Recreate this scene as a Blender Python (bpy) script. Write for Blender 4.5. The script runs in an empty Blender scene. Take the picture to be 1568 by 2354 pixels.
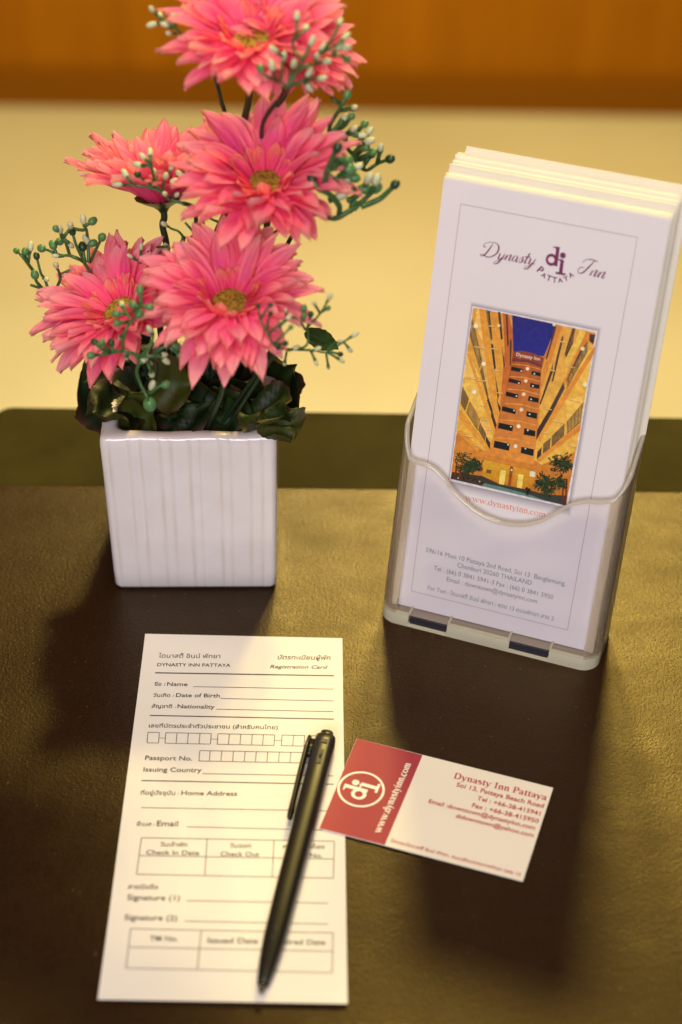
import bpy, math, random
from mathutils import Vector, Matrix
R = math.radians
scn = bpy.context.scene
col = scn.collection

# ---------------------------------------------------------------- camera
TH, RHO, CAMH, FPX, CX, CY = 0.689, 0.016, 588.2, 4119.0, 784.0, 1177.0
fw = Vector((0, math.cos(TH), -math.sin(TH))); up0 = Vector((0, math.sin(TH), math.cos(TH))); r0 = Vector((1, 0, 0))
cr = r0 * math.cos(RHO) + up0 * math.sin(RHO); cu = up0 * math.cos(RHO) - r0 * math.sin(RHO)
CAM = Vector((0, 0, CAMH))                     # millimetres
cd = bpy.data.cameras.new('camera'); cam = bpy.data.objects.new('camera', cd); col.objects.link(cam)
M = Matrix((cr, cu, -fw)).transposed().to_4x4(); M.translation = CAM * .001
cam.matrix_world = M
cd.sensor_fit = 'VERTICAL'; cd.sensor_height = 36; cd.sensor_width = 24; cd.lens = FPX / 2354 * 36
cd.clip_start = .02; cd.clip_end = 50
cd.dof.use_dof = True; cd.dof.focus_distance = .824; cd.dof.aperture_fstop = cd.lens / 13.2
cd.dof.aperture_blades = 0
scn.camera = cam
# ---------------------------------------------------------------- world, lamps, exposure
w = bpy.data.worlds.new('World'); scn.world = w; w.use_nodes = True
w.node_tree.nodes['Background'].inputs[0].default_value = (1, .80, .62, 1)
w.node_tree.nodes['Background'].inputs[1].default_value = .10

def lamp(name, loc, target, power, color, size, size_y=None, spread=180):
    l = bpy.data.lights.new(name, 'AREA'); l.energy = power; l.color = color
    l.shape = 'DISK' if size_y is None else 'RECTANGLE'; l.size = size
    if size_y: l.size_y = size_y
    l.spread = R(spread)
    o = bpy.data.objects.new(name, l); col.objects.link(o); o.location = loc
    o.rotation_euler = (Vector(target) - Vector(loc)).to_track_quat('-Z', 'Y').to_euler()
    return o
lamp('ceiling_downlight', (.12, 2.20, 1.42), (.0, .60, 0), 23, (1, .75, .20), .18)
lamp('second_downlight', (.40, 2.20, 1.42), (.1, .60, 0), 25, (1, .75, .20), .24)
lamp('front_soft_light', (-.20, -.85, 1.0), (.0, .62, .08), 20, (1.0, .92, .98), .9)
lamp('overhead_soft_light', (.05, .30, 2.3), (.0, .55, .0), 26, (1, .81, .52), .8)
lamp('added_floor_light', (.05, 1.55, .9), (.0, 1.62, -.75), 4.5, (1, .93, .95), .3, spread=100)  # added to brighten the floor; limited spread spares the table
lamp('added_wall_light', (.05, 1.9, .55), (.05, 2.65, -.45), 1.0, (1, .58, .03), .3)  # added to brighten the wood wall, no fixture behind it

scn.view_settings.view_transform = 'Standard'; scn.view_settings.look = 'None'
scn.view_settings.exposure = 0; scn.view_settings.gamma = 1; scn.view_settings.use_curve_mapping = False
cy_ = scn.cycles
cy_.use_denoising = True
cy_.max_bounces = 14; cy_.transparent_max_bounces = 24; cy_.transmission_bounces = 10; cy_.glossy_bounces = 5; cy_.diffuse_bounces = 4
cy_.caustics_refractive = True; cy_.sample_clamp_indirect = 6

# ---------------------------------------------------------------- helpers (everything below in millimetres)
def ray(x, y): return fw + cr * ((x - CX) / FPX) + cu * ((CY - y) / FPX)
def on_z(x, y, z=0.):
    d = ray(x, y); return CAM + d * ((z - CAM.z) / d.z)
def on_y(x, y, Y):
    d = ray(x, y); return CAM + d * ((Y - CAM.y) / d.y)
def srgb(c):
    return tuple((v / 255 / 12.92) if v / 255 <= .04045 else ((v / 255 + .055) / 1.055) ** 2.4 for v in c)

def empty(name, base, label=None, cat=None, group=None):
    o = bpy.data.objects.new(name, None); col.objects.link(o); o.location = Vector(base) * .001
    o.empty_display_size = .01
    return tag(o, label, cat, group)
def tag(o, label=None, cat=None, group=None, kind=None):
    if label: o['label'] = label
    if cat: o['category'] = cat
    if group: o['group'] = group
    if kind: o['kind'] = kind
    return o
def base_of(o):
    b = Vector((0, 0, 0))
    while o is not None:
        b += Vector(o.location); o = o.parent
    return b * 1000
def build(name, verts, faces, mats, parent=None, base=None, smooth=True, cols=None, fmat=None):
    """one mesh object; verts are world millimetres"""
    b = base_of(parent) if parent else Vector(base if base is not None else (0, 0, 0))
    me = bpy.data.meshes.new(name)
    me.from_pydata([tuple((Vector(v) - b) * .001) for v in verts], [], faces)
    if not isinstance(mats, (list, tuple)): mats = [mats]
    for m in mats: me.materials.append(m)
    if smooth: me.polygons.foreach_set('use_smooth', [True] * len(me.polygons))
    if fmat: me.polygons.foreach_set('material_index', fmat)
    if cols:
        ca = me.color_attributes.new('Col', 'FLOAT_COLOR', 'POINT')
        ca.data.foreach_set('color', [x for c in cols for x in (c[0], c[1], c[2], 1.)])
    me.update()
    o = bpy.data.objects.new(name, me); col.objects.link(o)
    if parent: o.parent = parent
    else: o.location = b * .001
    return o

class MB:
    def __init__(s): s.v = []; s.f = []; s.c = []
    def add(s, verts, faces, c=None):
        n = len(s.v); s.v += [Vector(v) for v in verts]; s.f += [tuple(i + n for i in f) for f in faces]
        if c is not None:
            s.c += c if isinstance(c, list) else [c] * len(verts)
    def grid(s, rows, c=None, closed=False):
        m = len(rows[0]); vs = [v for r in rows for v in r]; fs = []
        for i in range(len(rows) - 1):
            for j in range(m if closed else m - 1):
                k = (j + 1) % m
                fs.append((i * m + j, i * m + k, (i + 1) * m + k, (i + 1) * m + j))
        s.add(vs, fs, c)
    def tube(s, pts, rad, n=7, cap=True):
        pts = [Vector(p) for p in pts]
        if not isinstance(rad, (list, tuple)): rad = [rad] * len(pts)
        rows = []; ref = None
        for i, p in enumerate(pts):
            t = (pts[min(i + 1, len(pts) - 1)] - pts[max(i - 1, 0)]).normalized()
            if ref is None:
                ref = t.cross(Vector((0, 0, 1)) if abs(t.z) < .9 else Vector((1, 0, 0))).normalized()
            ref = (ref - t * ref.dot(t)).normalized(); b = t.cross(ref)
            rows.append([p + (ref * math.cos(a) + b * math.sin(a)) * rad[i] for a in [2 * math.pi * k / n for k in range(n)]])
        k0 = len(s.v); s.grid(rows, closed=True)
        if cap:
            s.f.append(tuple(k0 + k for k in reversed(range(n)))); e = k0 + (len(rows) - 1) * n
            s.f.append(tuple(e + k for k in range(n)))
    def box(s, o, ax, ay, az):
        o, ax, ay, az = map(Vector, (o, ax, ay, az))
        v = [o, o + ax, o + ax + ay, o + ay]; v += [q + az for q in v]
        s.add(v, [(3, 2, 1, 0), (4, 5, 6, 7), (0, 1, 5, 4), (1, 2, 6, 5), (2, 3, 7, 6), (3, 0, 4, 7)])
    def ellipsoid(s, c, axis, ra, rb, n=8, m=6):
        axis = Vector(axis).normalized(); u = axis.orthogonal().normalized(); w_ = axis.cross(u); rows = []
        for i in range(m + 1):
            t = math.pi * i / m
            rr = max(math.sin(t), .02)
            rows.append([Vector(c) - axis * math.cos(t) * ra + (u * math.cos(a) + w_ * math.sin(a)) * rb * rr for a in [2 * math.pi * k / n for k in range(n)]])
        s.grid(rows, closed=True)
    def build(s, name, mats, parent=None, **k):
        return build(name, s.v, s.f, mats, parent, cols=s.c if s.c else None, **k)

def smooth_path(pts, n=6):
    pts = [Vector(p) for p in pts]
    if len(pts) < 3: return pts
    out = []
    for i in range(len(pts) - 1):
        p0 = pts[max(i - 1, 0)]; p1 = pts[i]; p2 = pts[i + 1]; p3 = pts[min(i + 2, len(pts) - 1)]
        for k in range(n):
            t = k / n
            out.append(.5 * ((2 * p1) + (p2 - p0) * t + (2 * p0 - 5 * p1 + 4 * p2 - p3) * t * t + (3 * p1 - p0 - 3 * p2 + p3) * t ** 3))
    out.append(pts[-1]); return out

# ---------------------------------------------------------------- materials
def mat(name, color, rough=.5, **k):
    m = bpy.data.materials.new(name); m.use_nodes = True
    b = m.node_tree.nodes['Principled BSDF']
    b.inputs['Base Color'].default_value = (*color, 1); b.inputs['Roughness'].default_value = rough
    for n_, v in k.items():
        b.inputs[n_.replace('_', ' ')].default_value = v
    m.diffuse_color = (*color, 1)
    return m
def nodes(m): return m.node_tree.nodes, m.node_tree.links, m.node_tree.nodes['Principled BSDF']
def tex_noise(m, scale, detail=3, rough=.55, stretch=None):
    N, L, B = nodes(m)
    tc = N.new('ShaderNodeTexCoord'); t = N.new('ShaderNodeTexNoise'); t.inputs['Scale'].default_value = scale
    t.inputs['Detail'].default_value = detail; t.inputs['Roughness'].default_value = rough
    if stretch:
        mp = N.new('ShaderNodeMapping'); mp.inputs['Scale'].default_value = stretch
        L.new(tc.outputs['Object'], mp.inputs[0]); L.new(mp.outputs[0], t.inputs[0])
    else: L.new(tc.outputs['Object'], t.inputs[0])
    return t
def ramp(m, src, stops):
    N, L, B = nodes(m); r = N.new('ShaderNodeValToRGB'); e = r.color_ramp.elements
    e[0].position, e[0].color = stops[0][0], (*stops[0][1], 1); e[1].position, e[1].color = stops[-1][0], (*stops[-1][1], 1)
    for p, c in stops[1:-1]:
        q = e.new(p); q.color = (*c, 1)
    L.new(src, r.inputs[0]); return r
def bump(m, src, strength, dist, prev=None):
    N, L, B = nodes(m); b = N.new('ShaderNodeBump'); b.inputs['Strength'].default_value = strength; b.inputs['Distance'].default_value = dist
    L.new(src, b.inputs['Height'])
    if prev: L.new(prev.outputs[0], b.inputs['Normal'])
    L.new(b.outputs[0], B.inputs['Normal']); return b

def paper(name, c, rough=.6):
    m = mat(name, c, rough, Specular_IOR_Level=.25); t = tex_noise(m, 900, 4)
    bump(m, t.outputs[0], .12, .0002)
    t2 = tex_noise(m, 25, 3); N, L, B = nodes(m)
    r = ramp(m, t2.outputs[0], [(.3, tuple(x * .965 for x in c)), (.7, c)]); L.new(r.outputs[0], B.inputs['Base Color'])
    return m
m_paper = paper('form_paper', (.80, .775, .72)); m_leaflet = paper('coated_paper', (.78, .765, .80), .38)
m_edge = paper('leaflet_paper', (.84, .81, .70), .45)
m_edge.node_tree.nodes['Principled BSDF'].inputs['Specular IOR Level'].default_value = .7; m_edge.node_tree.nodes['Principled BSDF'].inputs['Roughness'].default_value = .3
m_card = paper('card_stock', (.86, .81, .68), .42)
m_ink = mat('black_ink', (.03, .028, .03), .5); m_ink_line = mat('dark_line_ink', (.05, .045, .05), .5)
m_purple = mat('purple_ink', srgb((120, 40, 90)), .4); m_thin = mat('mauve_line_ink', srgb((165, 130, 140)), .4)
m_orange = mat('orange_ink', srgb((226, 120, 62)), .4); m_grey_ink = mat('grey_green_ink', srgb((125, 138, 140)), .4)
m_red = paper('red_ink', srgb((166, 60, 70)), .5); m_redtext = mat('red_text_ink', srgb((178, 40, 62)), .4)
m_white_ink = mat('cream_print', (.86, .80, .70), .42)

m_ceramic = mat('white_glazed_ceramic', (.80, .77, .78), .16, Coat_Weight=.4, Coat_Roughness=.06)
def ceramic():
    N, L, B = nodes(m_ceramic)
    at = N.new('ShaderNodeAttribute'); at.attribute_name = 'Col'
    t = tex_noise(m_ceramic, 60, 3)
    mx = N.new('ShaderNodeMix'); mx.data_type = 'RGBA'; mx.blend_type = 'MULTIPLY'
    r = ramp(m_ceramic, t.outputs[0], [(.3, (.95, .93, .92)), (.7, (1, 1, 1))])
    mx.inputs[0].default_value = 1
    L.new(at.outputs['Color'], mx.inputs[6]); L.new(r.outputs[0], mx.inputs[7]); L.new(mx.outputs[2], B.inputs['Base Color'])
    t2 = tex_noise(m_ceramic, 45, 2); bump(m_ceramic, t2.outputs[0], .25, .001)
ceramic()
m_filler = mat('dark_foam_plug', (.012, .02, .008), .8)

def vcol(name, rough, trans=0., sheen=0.):
    m = mat(name, (.5, .5, .5), rough); N, L, B = nodes(m)
    at = N.new('ShaderNodeAttribute'); at.attribute_name = 'Col'
    L.new(at.outputs['Color'], B.inputs['Base Color'])
    if trans:
        tr = N.new('ShaderNodeBsdfTranslucent'); L.new(at.outputs['Color'], tr.inputs[0])
        mx = N.new('ShaderNodeMixShader'); mx.inputs[0].default_value = trans
        L.new(B.outputs[0], mx.inputs[1]); L.new(tr.outputs[0], mx.inputs[2])
        L.new(mx.outputs[0], N['Material Output'].inputs[0])
    return m
m_petal = vcol('dyed_fabric_petal', .62, .34)
t_ = tex_noise(m_petal, 1400, 2); bump(m_petal, t_.outputs[0], .18, .0003)
m_print = vcol('printed_picture', .38)
def print_grain():
    N, L, B = nodes(m_print); at = [n for n in N if n.type == 'ATTRIBUTE'][0]
    t = tex_noise(m_print, 380, 4, .65); r = ramp(m_print, t.outputs[0], [(.32, (.70, .68, .66)), (.68, (1.12, 1.1, 1.05))])
    mx = N.new('ShaderNodeMix'); mx.data_type = 'RGBA'; mx.blend_type = 'MULTIPLY'; mx.inputs[0].default_value = .8
    L.new(at.outputs['Color'], mx.inputs[6]); L.new(r.outputs[0], mx.inputs[7]); L.new(mx.outputs[2], B.inputs['Base Color'])
print_grain()
m_disc = mat('yellow_flower_disc', (.38, .25, .02), .8)
t_ = tex_noise(m_disc, 700, 3); bump(m_disc, t_.outputs[0], 1, .001)
N, L, B = nodes(m_disc); r_ = ramp(m_disc, t_.outputs[0], [(.35, (.16, .09, .01)), (.65, (.52, .38, .03))]); L.new(r_.outputs[0], B.inputs['Base Color'])
m_stem = mat('green_plastic_stem', (.018, .040, .016), .38)
m_twig = mat('green_plastic_twig', (.045, .135, .040), .36)
m_bud_white = mat('cream_bud', (.58, .62, .38), .4); m_bud_green = mat('green_bud', (.085, .23, .075), .36); m_bud_dark = mat('dark_green_bud', (.018, .055, .022), .36)
m_leaf = vcol('waxy_fabric_leaf', .5, .12); m_leaf.node_tree.nodes['Principled BSDF'].inputs['Specular IOR Level'].default_value = .3
t_ = tex_noise(m_leaf, 260, 3); bump(m_leaf, t_.outputs[0], 0.15, .0005)

# desk mat: dark brown pebbled leatherette with a satin sheen
m_mat = mat('brown_leatherette', (.030, .017, .010), .34, Specular_IOR_Level=.36, Specular_Tint=(1, .80, .42, 1))
def leather():
    N, L, B = nodes(m_mat)
    a = tex_noise(m_mat, 760, 3, .6); b_ = tex_noise(m_mat, 1500, 2, .6); c = tex_noise(m_mat, 30, 4, .62, (1, 1.8, 1))
    b1 = bump(m_mat, a.outputs[0], .34, .0005); b2 = bump(m_mat, b_.outputs[0], .3, .0003, b1)
    bump(m_mat, c.outputs[0], .03, .006, b2)
    rr = ramp(m_mat, c.outputs[0], [(.3, (.31,) * 3), (.7, (.41,) * 3)]); L.new(rr.outputs[0], B.inputs['Roughness'])
    sp = tex_noise(m_mat, 620, 1, .4)
    r2 = ramp(m_mat, a.outputs[0], [(.3, (.011, .0042, .0016)), (.7, (.023, .0088, .0036))]); 
    rs = ramp(m_mat, sp.outputs[0], [(.785, (0, 0, 0)), (.80, (.10, .075, .05))]); ad_ = N.new('ShaderNodeMix'); ad_.data_type = 'RGBA'; ad_.blend_type = 'ADD'; ad_.inputs[0].default_value = 1
    L.new(r2.outputs[0], ad_.inputs[6]); L.new(rs.outputs[0], ad_.inputs[7]); L.new(ad_.outputs[2], B.inputs['Base Color'])
leather()
m_table = mat('dark_olive_laminate', (.040, .032, .010), .6, Specular_IOR_Level=.03)
t_ = tex_noise(m_table, 28, 4); N, L, B = nodes(m_table)
r_ = ramp(m_table, t_.outputs[0], [(.3, (.030, .024, .004)), (.7, (.044, .036, .007))]); L.new(r_.outputs[0], B.inputs['Base Color'])
t_ = tex_noise(m_table, 900, 2); bump(m_table, t_.outputs[0], .25, .0004)
m_floor = mat('cream_marble', (.70, .60, .40), .28)
t_ = tex_noise(m_floor, 2.2, 5); N, L, B = nodes(m_floor)
r_ = ramp(m_floor, t_.outputs[0], [(.3, (.57, .52, .29)), (.7, (.66, .61, .36))]); L.new(r_.outputs[0], B.inputs['Base Color'])
m_wood = mat('orange_brown_wood', (.42, .15, .02), .45, Specular_IOR_Level=.1)
t_ = tex_noise(m_wood, 5, 4, .6, (3, 1, .25)); N, L, B = nodes(m_wood)
r_ = ramp(m_wood, t_.outputs[0], [(.3, (.36, .12, .001)), (.7, (.48, .17, .002))]); L.new(r_.outputs[0], B.inputs['Base Color'])
m_base_strip = mat('darker_base_strip', (.27, .092, .001), .5, Specular_IOR_Level=.1)

# clear acrylic
def acrylic(name, lo, hi, gl=.06):
    m = bpy.data.materials.new(name); m.use_nodes = True; N = m.node_tree.nodes; L = m.node_tree.links
    N.remove(N['Principled BSDF'])
    tr = N.new('ShaderNodeBsdfTransparent'); g = N.new('ShaderNodeBsdfGlossy'); g.inputs['Roughness'].default_value = gl
    lw = N.new('ShaderNodeLayerWeight'); lw.inputs[0].default_value = .42
    rp = N.new('ShaderNodeValToRGB'); e = rp.color_ramp.elements
    e[0].position, e[0].color = .35, (*hi, 1); e[1].position, e[1].color = .92, (*lo, 1)
    L.new(lw.outputs['Facing'], rp.inputs[0]); L.new(rp.outputs[0], tr.inputs[0])
    fr = N.new('ShaderNodeFresnel'); fr.inputs[0].default_value = 1.49
    mx = N.new('ShaderNodeMixShader'); ml = N.new('ShaderNodeMath'); ml.operation = 'MULTIPLY'; ml.inputs[1].default_value = .5; L.new(fr.outputs[0], ml.inputs[0]); L.new(ml.outputs[0], mx.inputs[0]); L.new(tr.outputs[0], mx.inputs[1]); L.new(g.outputs[0], mx.inputs[2])
    L.new(mx.outputs[0], N['Material Output'].inputs[0]); return m
m_acrylic = acrylic('clear_acrylic', (.60, .55, .45), (.985, .98, .985))
m_rim = mat('polished_acrylic_edge', (.56, .52, .45), .12, Transmission_Weight=.3, IOR=1.45)
m_foot = mat('cream_lit_edge', (1.0, .94, .70), .08, Transmission_Weight=.48, IOR=1.3, Subsurface_Weight=.2)  # cream base colour stands in for lamp light passing through clear acrylic
m_slot = mat('gap_shade', (.012, .012, .022), .5)  # dark colour standing in for shade inside notches, slots and holes
m_pen = mat('black_pen_plastic', (.008, .007, .005), .34, Specular_IOR_Level=.35); m_pen_dark = mat('black_pen_gloss', (.006, .006, .006), .25)
m_tip = mat('pen_tip_metal', (.10, .085, .045), .3, Metallic=1.)

# ---------------------------------------------------------------- setting: floor, wood wall, table, desk mat
s = MB(); s.add([(-5000, -2500, -750), (5000, -2500, -750), (5000, 7000, -750), (-5000, 7000, -750)], [(0, 1, 2, 3)])
tag(s.build('floor', m_floor, smooth=False, base=(0, 0, -750)), kind='structure')
wl = MB(); wl.box((-4000, 2652, -750), (8000, 0, 0), (0, 60, 0), (0, 0, 1900))
wall = wl.build('wall', m_wood, smooth=False, base=(0, 2652, -750))
tag(wall, 'glossy orange brown wood panel wall behind the table', 'wall', kind='structure')
sk = MB(); sk.box((-4000, 2640, -750), (8000, 0, 0), (0, 9, 0), (0, 0, 62)); sk.build('wall_base_strip', m_base_strip, wall, smooth=False)  # darker strip along the foot of the wall

def rounded(x0, x1, y0, y1, r, n=8):
    out = []
    for cx_, cy_2, a0 in ((x1 - r, y0 + r, -90), (x1 - r, y1 - r, 0), (x0 + r, y1 - r, 90), (x0 + r, y0 + r, 180)):
        for k in range(n + 1):
            a = R(a0 + 90 * k / n); out.append((cx_ + r * math.cos(a), cy_2 + r * math.sin(a)))
    return out
def slab(mb, outline, z0, z1, bev=0., nb_=4):
    cxm = sum(p[0] for p in outline) / len(outline); cym = sum(p[1] for p in outline) / len(outline)
    def ins(d):
        o_ = []
        n = len(outline)
        for i, p in enumerate(outline):
            a = Vector(outline[i - 1]); b = Vector(outline[(i + 1) % n]); t = (b - a).normalized() if (b - a).length > 1e-6 else Vector((1, 0))
            o_.append((p[0] - t.y * d, p[1] + t.x * d))
        return o_
    rows = [[(x, y, z0) for x, y in outline]]
    for k in range(nb_ + 1):
        a = math.pi / 2 * k / nb_; d = bev * (1 - math.cos(a)); z = z1 - bev + bev * math.sin(a)
        rows.append([(x, y, z) for x, y in ins(d)])
    k0 = len(mb.v); mb.grid(rows, closed=True); n = len(outline)
    mb.f.append(tuple(k0 + (len(rows) - 1) * n + i for i in range(n))); mb.f.append(tuple(k0 + i for i in reversed(range(n))))
TZ = -2.2
table = empty('table', (200, 400, -750), 'dark olive table whose rounded edge shows behind the brown desk mat', 'table')
tb = MB(); slab(tb, rounded(-193, 620, -120, 807, 10), TZ - 32, TZ, 5); tb.build('tabletop', m_table, table, smooth=False)
tb = MB(); slab(tb, rounded(0, 430, 150, 540, 20), -730, TZ - 32.5, 3); tb.build('pedestal', m_table, table, smooth=False)
tb = MB(); slab(tb, rounded(-80, 510, 70, 620, 20), -750, -729, 5); tb.build('foot_plate', m_table, table, smooth=False)
dm = MB()
edge = rounded(-560, 560, -100, 735.5, 2.5, 3)
edge = [(max(x, -192.5), y + (x * .006 if y > 300 else 0)) for x, y in edge]
slab(dm, edge, TZ + .02, 0, 1.0, 3)
tag(dm.build('desk_mat', m_mat, smooth=False, base=(0, 400, TZ)), 'large dark brown leather-look desk mat under everything on the table', 'desk mat')

# ---------------------------------------------------------------- planes for print
class Plane:
    def __init__(s, o, n): s.o = Vector(o); s.n = Vector(n).normalized()
    def at(s, x, y, h=0.):
        d = ray(x, y); q = s.o + s.n * h; t = (q - CAM).dot(s.n) / d.dot(s.n); return CAM + d * t
queue = []
def text(pl, part, body, p0, p1, ys=1., shear=0., weight=0., lift=.12):
    cu_ = bpy.data.curves.new('lettering', 'FONT'); cu_.body = body; cu_.offset = weight; cu_.shear = shear; cu_.resolution_u = 3
    o = bpy.data.objects.new('lettering', cu_); col.objects.link(o)
    queue.append((o, pl, part, p0, p1, ys, lift))
def flush_text():
    bpy.context.view_layer.update(); dg = bpy.context.evaluated_depsgraph_get()
    for o, pl, part, p0, p1, ys, lift in queue:
        me = bpy.data.meshes.new_from_object(o.evaluated_get(dg))
        a = pl.at(*p0, lift); b = pl.at(*p1, lift); dx = b - a
        x0 = min(v.co.x for v in me.vertices); x1 = max(v.co.x for v in me.vertices)
        sc = dx.length / (x1 - x0); ux = dx.normalized(); uy = pl.n.cross(ux)
        part.add([a + ux * ((v.co.x - x0) * sc) + uy * (v.co.y * sc * ys) for v in me.vertices], [tuple(f.vertices) for f in me.polygons])
        cu_ = o.data; bpy.data.objects.remove(o); bpy.data.curves.remove(cu_); bpy.data.meshes.remove(me)
    queue.clear()
def line(pl, mb, p, q, wd, lift=.11):
    a, b = pl.at(*p, lift), pl.at(*q, lift); t = (b - a).normalized(); s_ = pl.n.cross(t) * (wd / 2)
    mb.add([a - s_, b - s_, b + s_, a + s_], [(0, 1, 2, 3)])
def stroke(mb, f, pts, wd, n=6, smooth=True):
    """a pen stroke: pts in glyph units, f maps glyph units to the plane; wd = list of widths in glyph units"""
    q = [Vector((x, y, 0)) for x, y in pts]; mb.lay = getattr(mb, 'lay', 0) + 1
    if smooth: q = smooth_path(q, n)
    m = len(q); left = []; right = []
    for i, p in enumerate(q):
        t = q[min(i + 1, m - 1)] - q[max(i - 1, 0)]; t = t.normalized() if t.length > 1e-9 else Vector((1, 0, 0))
        u = i / (m - 1) * (len(wd) - 1); k = min(int(u), len(wd) - 2) if len(wd) > 1 else 0
        ww = wd[0] if len(wd) == 1 else wd[k] + (wd[k + 1] - wd[k]) * (u - k)
        nn = Vector((-t.y, t.x, 0)) * ww / 2
        left.append(f(p.x + nn.x, p.y + nn.y)); right.append(f(p.x - nn.x, p.y - nn.y))
    nrm_ = (left[1] - left[0]).cross(right[0] - left[0]).normalized()
    nrm_ = nrm_ if nrm_.dot(CAM - left[0]) > 0 else -nrm_
    off = nrm_ * (.006 * (mb.lay % 9))
    mb.grid([[p + off for p in left], [p + off for p in right]])

# serif lettering for the web addresses and the heading of the visiting card (x-height .45, capitals .66)
def arc(cx_, cy_2, rx, ry, a0, a1, n=14):
    return [(cx_ + rx * math.cos(R(a0 + (a1 - a0) * k / n)), cy_2 + ry * math.sin(R(a0 + (a1 - a0) * k / n))) for k in range(n + 1)]
def glyph(ch, W, H):
    """list of (points, widths, smooth), advance; W stem width, H hairline width"""
    S = []; sf = .09
    def ser(x, y, l=None): S.append(([(x - (l or sf), y), (x + (l or sf), y)], [H * 1.1], False))
    X = .45
    if ch in 'wvy':
        k = {'w': 2, 'v': 1, 'y': 1}[ch]
        for i in range(k):
            o_ = .06 + i * .30
            S.append(([(o_, X), (o_ + .17, 0)], [W], False)); S.append(([(o_ + .17, 0), (o_ + .33, X)], [H], False)); ser(o_, X - H / 2, .08)
        ser(.06 + (k - 1) * .30 + .33, X - H / 2, .08)
        if ch == 'y': S.append(([(.235, 0), (.17, -.15), (.06, -.17)], [H, H, W * .8], True))
        return S, .46 + (k - 1) * .31
    if ch == '.': S.append((arc(.09, .05, .03, .03, 0, 360), [W * .7], False)); return S, .19
    if ch == ' ': return S, .26
    if ch in 'dao':
        if ch == 'o': S.append((arc(.24, X / 2, .19, X / 2 - .015, 90, 450, 24), [H, W, H, W, H], False)); return S, .50
        if ch == 'd':
            S.append((arc(.21, X / 2, .17, X / 2 - .015, 60, 300, 16), [H, W, W, H], False)); S.append(([(.37, .68), (.37, 0)], [W], False)); ser(.33, .66, .06); ser(.42, H / 2, .05); return S, .50
        S.append(([(.07, .33), (.13, .43), (.22, .44), (.30, .38), (.31, .32)], [W, H, H, W, W], True)); S.append(([(.31, .3), (.31, .06), (.36, .02), (.42, .04)], [W, W, H, H], True))
        S.append(([(.31, .25), (.14, .19), (.07, .11), (.12, .02), (.22, .03), (.31, .1)], [H, H, W, H, H, H], True)); return S, .45
    if ch in 'nm':
        ser(.08, X - H / 2, .05)
        for i in range(2 if ch == 'n' else 3):
            x = .12 + i * .25; S.append(([(x, X if i == 0 else .32), (x, 0)], [W], False)); ser(x, H / 2)
            if i: S.append(([(x - .25, .32), (x - .14, .43), (x - .04, .42), (x, .30)], [H, H, W, W], True))
        return S, .50 if ch == 'n' else .75
    if ch == 's':
        S.append(([(.29, .34), (.22, .435), (.10, .40), (.09, .30), (.20, .23), (.31, .15), (.28, .03), (.15, .01), (.06, .11)], [H, H, W, W, W, W, H, H, H], True)); return S, .38
    if ch == 't':
        S.append(([(.14, .56), (.14, .08), (.19, .01), (.28, .05)], [W, W, W * .6, H], True)); S.append(([(.03, X - .02), (.27, X - .02)], [H * 1.2], False)); return S, .31
    if ch == 'i':
        S.append(([(.13, X), (.13, 0)], [W], False)); ser(.13, H / 2); ser(.09, X - H / 2, .05); S.append((arc(.12, .60, .025, .025, 0, 360), [W * .6], False)); return S, .27
    if ch == 'c': S.append((arc(.24, X / 2, .19, X / 2 - .015, 50, 310, 18), [W * .8, H, W, W, H], False)); return S, .43
    if ch == 'D':
        S.append(([(.14, .66), (.14, 0)], [W], False)); S.append(([(.05, .645), (.3, .645), (.5, .56), (.57, .33), (.5, .1), (.3, .015), (.05, .015)], [H, H, W, W * 1.1, W, H, H], True)); return S, .70
    if ch == 'I': S.append(([(.17, .66), (.17, 0)], [W], False)); ser(.17, H / 2, .12); ser(.17, .66 - H / 2, .12); return S, .36
    if ch == 'P':
        S.append(([(.15, .66), (.15, 0)], [W], False)); ser(.15, H / 2, .12); S.append(([(.05, .645), (.3, .645), (.45, .58), (.46, .42), (.36, .33), (.15, .31)], [H, H, W, W, H, H], True)); return S, .54
    return S, .3
def serif(pl, mb, body, p0, p1, W=.10, H=.045, ys=1., lift=.12, right=None):
    tot = sum(glyph(c, W, H)[1] for c in body)
    a, b = pl.at(*p0, lift), pl.at(*p1, lift); sc = (b - a).length / tot; ux = (b - a).normalized(); uy = pl.n.cross(ux); x = 0
    for i, c in enumerate(body):
        st, ad = glyph(c, W, H)
        for j, (pts, wd, sm) in enumerate(st):
            stroke(mb, lambda gx, gy, x=x: a + ux * ((gx + x) * sc) + uy * (gy * sc * ys) + pl.n * (.004 * (j % 3)), pts, wd, 4, sm)
        x += ad

# ---------------------------------------------------------------- registration card
gz = .3
GR = Plane((0, 0, gz), (0, 0, 1))
def curl(mb):                                                # both short ends of the form lift a little
    for v in mb.v:
        v.z += 1.3 * max(0, (462 - v.y) / 48) ** 2 + .9 * max(0, (v.y - 585) / 35) ** 2
def sheet(name, pl, quad, thick, m, parent, n=10, bow=0.):
    c4 = [pl.at(*q) for q in quad]; rows = []
    for i in range(n + 1):
        v = i / n; rows.append([(c4[0] * (1 - u) + c4[1] * u) * (1 - v) + (c4[3] * (1 - u) + c4[2] * u) * v for u in [k / n for k in range(n + 1)]])
    mb = MB(); mb.grid([list(reversed(r_)) for r_ in rows])
    per = [rows[0][k] for k in range(n + 1)] + [rows[k][n] for k in range(1, n + 1)] + [rows[n][k] for k in range(n - 1, -1, -1)] + [rows[k][0] for k in range(n - 1, 0, -1)]
    mb.grid([per, [p - pl.n * thick for p in per]], closed=True)
    if bow: curl(mb)
    return mb.build(name, m, parent, smooth=False)
form = empty('registration_card', on_z(536, 1880), 'long white hotel registration form lying flat in front of the flower pot', 'form')
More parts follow.
